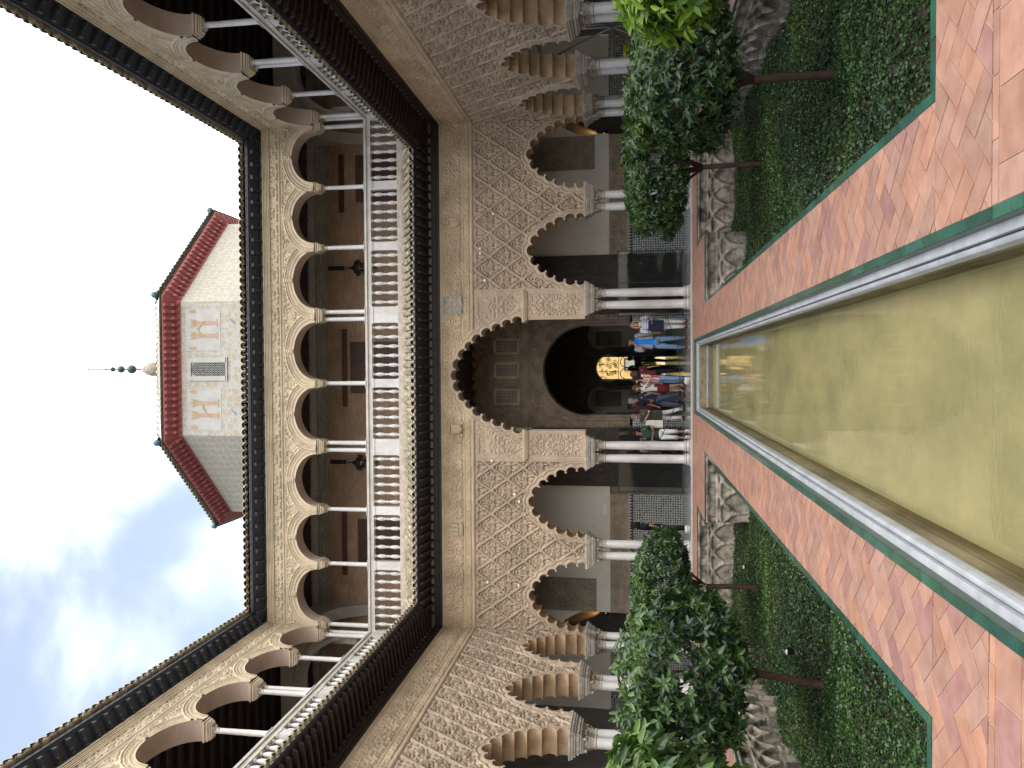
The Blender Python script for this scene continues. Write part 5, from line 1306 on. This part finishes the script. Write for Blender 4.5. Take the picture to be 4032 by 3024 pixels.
def skin_obj(name, nodes, edges, m, parent, sub=1):
    me = bpy.data.meshes.new(name); me.from_pydata([n[:3] for n in nodes], edges, []); me.materials.append(MAT[m])
    o = bpy.data.objects.new(name, me); COL.objects.link(o); o.parent = parent
    md = o.modifiers.new('Skin', 'SKIN'); md.branch_smoothing = .4; md.use_smooth_shade = True
    if not me.skin_vertices: return o
    sv = me.skin_vertices[0].data
    for i, n in enumerate(nodes):
        r = n[3] if isinstance(n[3], (tuple, list)) else (n[3], n[3]); sv[i].radius = r; sv[i].use_root = (i == 0)
    s2 = o.modifiers.new('Sub', 'SUBSURF'); s2.levels = sub; s2.render_levels = sub
    return o
def loft(rings, n=14):
    """rings (x, y, z, rx, ry)"""
    mb = MB(); v = []; f = []
    for (x, y, z, rx, ry) in rings:
        for k in range(n): a = 2 * pi * k / n; v.append((x + rx * cos(a), y + ry * sin(a), z))
    for i in range(len(rings) - 1):
        for k in range(n): f.append((i * n + k, i * n + (k + 1) % n, (i + 1) * n + (k + 1) % n, (i + 1) * n + k))
    f.append(tuple(range(n))[::-1]); f.append(tuple(range((len(rings) - 1) * n, len(rings) * n))); return mb.add(v, f, True)
def person(label, x, y, h, rz, top, bottom, shoes, skin='skin_light', hair='hair_dark', hl='short', arms=(None, None), feet=((-.07, 0), (.07, 0)), legs='long', slv='short', nod=0, z=.03, slim=1.0, skirt=None, group=None):
    t = thing('person', label, 'person', (x, y, z), rz, group); S = h
    sh = .108 * slim + .01
    base = [((-1) * sh, 0, .815), (sh, 0, .815)]
    fx = [(f[0], f[1]) for f in feet]
    def arm(side, a):
        s = -1 if side == 0 else 1; sx = s * sh
        e, w = {None: ((s * .145, .01, .635), (s * .155, -.04, .49)), 'phone': ((s * .14, -.03, .65), (s * .05, -.16, .73)), 'hold': ((s * .15, -.01, .64), (s * .06, -.15, .63)),
                'face': ((s * .14, -.05, .70), (s * .03, -.10, .85)), 'hip': ((s * .19, .03, .67), (s * .13, -.05, .56)), 'out': ((s * .16, -.06, .66), (s * .16, -.20, .62)), 'back': ((s * .14, .05, .64), (s * .10, .06, .50))}[a]
        return (sx, 0, .80), e, w
    AR = [arm(0, arms[0]), arm(1, arms[1])]
    hy = -nod * .05
    N = [(0, 0, .50, .062)]; E = []
    def add(p, r, par): N.append((*p, r)); E.append((par, len(N) - 1)); return len(N) - 1
    w_ = add((0, 0, .60), .060 * slim, 0); c_ = add((0, 0, .72), .066 * slim, w_); n0 = add((0, 0, .81), .042, c_); n1 = add((0, hy * .3 + .005, .865), .028, n0)
    h1 = add((0, hy - .008, .905), .043, n1); h2 = add((0, hy - .002, .955), .050, h1)
    for s, (fx_, fy_) in zip((-1, 1), fx):
        a = add((s * .050, 0, .49), .052 * slim, 0); k = add((s * .052 * .5 + fx_ * .5, fy_ * .45 - .012, .285), .032, a); q = add((fx_, fy_ + .005, .060), .019, k); add((fx_, fy_ - .055, .022), .016, q)
    for s, (a0, e, w) in zip((-1, 1), AR):
        a = add(a0, .030, c_); a = add(e, .022, a); a = add(w, .015, a)
        d = np.array(w) - np.array(e); d /= np.linalg.norm(d); pm = np.array(w) + d * .035; a = add(tuple(pm), .017, a)
        side = np.cross(d, (0, 0, 1) if abs(d[2]) < .8 else (0, 1, 0)); side /= np.linalg.norm(side); dn = np.cross(side, d)
        for j, (o_, l) in enumerate(((-.016, .034), (-.005, .042), (.006, .04), (.016, .03))):
            b1 = add(tuple(pm + d * l * .6 + side * o_), .0052, a); add(tuple(pm + d * l + side * o_ * 1.1 - dn * .010), .0045, b1)
        b1 = add(tuple(np.array(w) + d * .022 - side * .022), .006, a - 1 if False else a); add(tuple(np.array(w) + d * .045 - side * .030 - dn * .006), .005, b1)
    NN = [(p[0] * S, p[1] * S, p[2] * S, p[3] * S) for p in N]
    skin_obj('body', NN, E, skin, t)
    G = lambda rings: loft([tuple(q * S for q in r) for r in rings])
    # face
    m = MB(); fyy = hy - .055
    for s in (-1, 1): m.ball((s * .018 * S, fyy * S, .932 * S), (.0065 * S, .004 * S, .0045 * S), 6, 5)
    m.ball((0, fyy * S, .893 * S), (.013 * S, .005 * S, .003 * S), 6, 4); obj('eyes_and_mouth', m, 'hair_dark', t)
    m = MB(); m.ball((0, (fyy - .006) * S, .914 * S), (.007 * S, .011 * S, .013 * S), 6, 5)
    for s in (-1, 1): m.ball((s * .052 * S, (hy + .004) * S, .923 * S), (.006 * S, .010 * S, .016 * S), 6, 5)
    obj('nose_and_ears', m, skin, t)
    # hair
    m = MB(); m.ball((0, (hy + .014) * S, .955 * S), (.059 * S, .060 * S, .052 * S), 12, 8)
    if hl == 'short': m.ball((0, (hy + .028) * S, .925 * S), (.054 * S, .040 * S, .04 * S), 10, 6)
    else:
        zl = .78 if hl == 'long' else .85
        m.v and None
        rings = [(0, hy + .032, .955, .058, .045), (0, hy + .04, .90, .064, .042), (0, hy + .045, .85, .066, .036), (0, .055, zl, .055, .025), (0, .06, zl - .03, .03, .012)]
        m2 = G(rings); m.add(m2.v, m2.f, True)
        for s in (-1, 1):
            m3 = G([(s * .055, hy + .0, .95, .014, .03), (s * .060, hy - .008, .90, .016, .026), (s * .058, -.02, .84, .020, .02), (s * .05, -.035, zl + .01, .014, .012)]); m.add(m3.v, m3.f, True)
    obj('hair', m, hair, t)
    # upper garment
    low = .47 if skirt is None else .50
    m = G([(0, 0, low, .088 * slim, .062), (0, 0, .53, .090 * slim, .064), (0, 0, .60, .080 * slim, .056), (0, 0, .68, .092 * slim, .060), (0, .0, .755, .104 * slim, .062), (0, .003, .80, .108 * slim, .052), (0, .004, .83, .075 * slim, .040), (0, .004, .848, .036, .032)])
    for s, (a0, e, w) in zip((-1, 1), AR):
        a0 = np.array(a0) * S; e = np.array(e) * S; w = np.array(w) * S; m.ball(tuple(a0), .038 * S, 10, 7)
        if slv == 'none': continue
        if slv == 'short': m.tube([tuple(a0), tuple(a0 + (e - a0) * .45), tuple(a0 + (e - a0) * .75)], [.037 * S, .035 * S, .036 * S], 10)
        else: m.tube([tuple(a0), tuple(a0 + (e - a0) * .5), tuple(e), tuple(e + (w - e) * .5), tuple(e + (w - e) * .93)], [.037 * S, .034 * S, .031 * S, .027 * S, .024 * S], 10)
    obj('top', m, top, t)
    # lower garment
    if skirt:
        m = G([(0, 0, skirt, .105, .085), (0, 0, .42, .10, .078), (0, 0, .50, .092, .066), (0, 0, .58, .080, .058)]); obj('skirt', m, bottom, t)
    else:
        m = G([(0, 0, .44, .088 * slim, .064), (0, 0, .50, .089 * slim, .065), (0, 0, .56, .082 * slim, .060)])
        zl = {'long': .055, 'capri': .17, 'shorts': .30}[legs]
        for s, (fx_, fy_) in zip((-1, 1), fx):
            kx, ky = s * .026 + fx_ * .5, fy_ * .45 - .010
            pts = [(s * .046, 0, .48, .053 * slim), (kx * .5 + s * .024, ky * .5, .38, .048 * slim), (kx, ky, .285, .040), ((kx + fx_) / 2, (ky + fy_) / 2, .17, .036), (fx_, fy_ + .003, .055, .034)]
            P = [q for q in pts if q[2] >= zl - 1e-6]
            m.tube([tuple(c * S for c in q[:3]) for q in P], [q[3] * S for q in P], 10)
        obj('trousers', m, bottom, t)
    for s, (fx_, fy_) in zip((-1, 1), fx):
        q = G([(fx_, fy_ - .025, .0, .026, .060), (fx_, fy_ - .025, .018, .027, .061), (fx_, fy_ - .018, .032, .024, .050), (fx_, fy_ + .004, .048, .020, .024)]); obj('shoe', q, shoes, t)
    return t
def bag(name, label, cat, x, y, z, m, sx=.16, sy=.07, sz=.13, rz=0, strap=None):
    t = thing(name, label, cat, (x, y, z), rz); b = MB(); b.extr([(-sx, -sz), (sx, -sz), (sx * 1.03, sz * .7), (sx * .85, sz), (-sx * .85, sz), (-sx * 1.03, sz * .7)], -sy, sy, 'd'); obj('bag_body', b, m, t)
    b = MB(); b.box(-sx * .9, sx * .9, -sy - .012, -sy + .001, -sz * .2, sz * .75); obj('flap', b, m, t)
    if strap: obj('strap', MB().tube(strap, .012, 5), m, t)
    return t
W1 = person('blond woman in a blue and white striped blouse and white trousers', 1.51, 23.14, 1.64, .25, 'cloth_blue_stripe', 'cloth_white', 'shoe_brown', hair='hair_blond', hl='long', arms=('hold', 'hold'), feet=((-.045, 0), (.045, -.01)))
bag('dark_jacket', 'dark jacket draped over the arms of the woman in stripes', 'jacket', 1.46, 22.86, .93, 'cloth_navy', .15, .05, .22, .25)
W2 = person('bearded man in a grey jacket over a bright blue shirt holding his chin', .98, 23.3, 1.82, .15, 'cloth_blue', 'cloth_jeans', 'shoe_brown', skin='skin_tan', arms=('face', None), feet=((-.085, 0), (.075, 0)), slv='none')
jk = MB()
for s in (-1, 1): jk.ball((s * .20, 0, 1.455), (.085, .08, .075))
for s in (-1, 1):
    v = [(s * .10, .105, .98), (s * .205, .0, .98), (s * .175, -.10, .99), (s * .085, -.128, .99), (s * .10, .10, 1.5), (s * .20, .0, 1.46), (s * .13, -.095, 1.45), (s * .07, -.105, 1.42)]
    jk.add(v, [(0, 1, 5, 4), (1, 2, 6, 5), (2, 3, 7, 6)], True)
    e = ((s * .255, -.09 if s < 0 else .02, 1.27 if s < 0 else 1.16)); jk.tube([(s * .195, 0, 1.455), (s * .235, -.02, 1.35), e, ((s * .15, -.13, 1.38) if s < 0 else (s * .27, -.05, 1.0))], [.075, .068, .06, .05], 10)
jk.add([(-.10, .105, .98), (.10, .105, .98), (.10, .10, 1.5), (-.10, .10, 1.5)], [(0, 1, 2, 3)]); obj('jacket', jk, 'cloth_grey', W2)
person('dark silhouetted visitor walking in the hall before the bright gate', .64, 34.6, 1.80, .4, 'cloth_black', 'cloth_black', 'shoe_black', skin='skin_dark', slim=1.15, feet=((-.05, .05), (.07, -.08)))
person('second dark silhouette at the left jamb of the bright gate', .20, 34.4, 1.78, 2.6, 'cloth_black', 'cloth_black', 'shoe_black', skin='skin_dark', hair='hair_dark', hl='long', feet=((-.05, .0), (.05, -.06)))
person('long haired woman in a red and white striped top looking at her phone', -.10, 23.3, 1.60, -.95, 'cloth_multi_stripe', 'cloth_jeans', 'shoe_white', hair='hair_dark', hl='long', arms=('phone', 'phone'), slv='none', nod=.7, feet=((-.09, .02), (.08, -.05)), legs='long', slim=.92)
person('light haired woman with a white sleeve and burgundy patterned dress', -.38, 24.05, 1.60, -.7, 'cloth_white', 'cloth_burgundy', 'shoe_brown', hair='hair_brown', hl='long', arms=('phone', None), nod=.6, skirt=.30, slim=.95)
person('dark haired woman with a shoulder strap behind the grey haired man', -.52, 25.0, 1.66, 2.7, 'cloth_black', 'cloth_burgundy', 'shoe_brown', hair='hair_dark', hl='mid', slv='none', skirt=.32, slim=.95)
person('brown haired visitor with dark clothes half hidden behind the striped top', .02, 25.2, 1.66, 2.9, 'cloth_red_dark', 'cloth_black', 'shoe_black', hair='hair_brown', hl='mid')
person('grey haired man in a navy shirt and dark jeans looking down', -.76, 24.25, 1.71, -.9, 'cloth_navy', 'cloth_denim_dark', 'shoe_black', skin='skin_tan', hair='hair_grey', arms=(None, 'back'), nod=1.0, feet=((-.06, -.08), (.08, .09)), slim=1.12)
person('man in a dark red checked shirt at the back of the group', -1.08, 26.6, 1.76, .5, 'cloth_red_dark', 'cloth_black', 'shoe_black', skin='skin_dark', slv='long')
person('short haired woman in an olive top and cream trousers looking down', -1.27, 24.3, 1.63, -.6, 'cloth_olive', 'cloth_white', 'shoe_black', skin='skin_light', hair='hair_grey', hl='short', arms=('hold', 'phone'), nod=.9, feet=((-.05, .02), (.10, .10)))
bag('shoulder_bag', 'dark green shoulder bag on the hip of the woman in cream trousers', 'bag', -1.24, 24.08, .86, 'bag_green', .17, .05, .14, -.6, [(.12, .0, .12), (.05, -.03, .45), (-.08, .05, .62)])
person('woman in a dark green top and white cropped trousers with a wristwatch', -1.74, 23.1, 1.60, .35, 'cloth_green', 'cloth_white', 'shoe_white', skin='skin_tan', hair='hair_dark', hl='mid', arms=('hold', 'hold'), legs='capri', nod=.7, feet=((-.06, 0), (.06, 0)))
bag('tote_bag', 'cream tote bag hanging behind the woman in cropped trousers', 'bag', -1.46, 23.3, .98, 'bag_cream', .11, .07, .25, .3, [(-.08, 0, .22), (-.16, -.02, .36), (-.2, .02, .40)])
person('person in a plaid shirt seen through the gap between the left middle columns', -2.22, 24.9, 1.64, .1, 'cloth_plaid', 'cloth_navy', 'shoe_black', skin='skin_dark', hair='hair_dark')
person('person in black behind the far left orange tree, only the head in view', -4.52, 23.2, 1.66, -1.2, 'cloth_black', 'cloth_black', 'shoe_white', skin='skin_tan', hair='hair_dark', hl='mid')
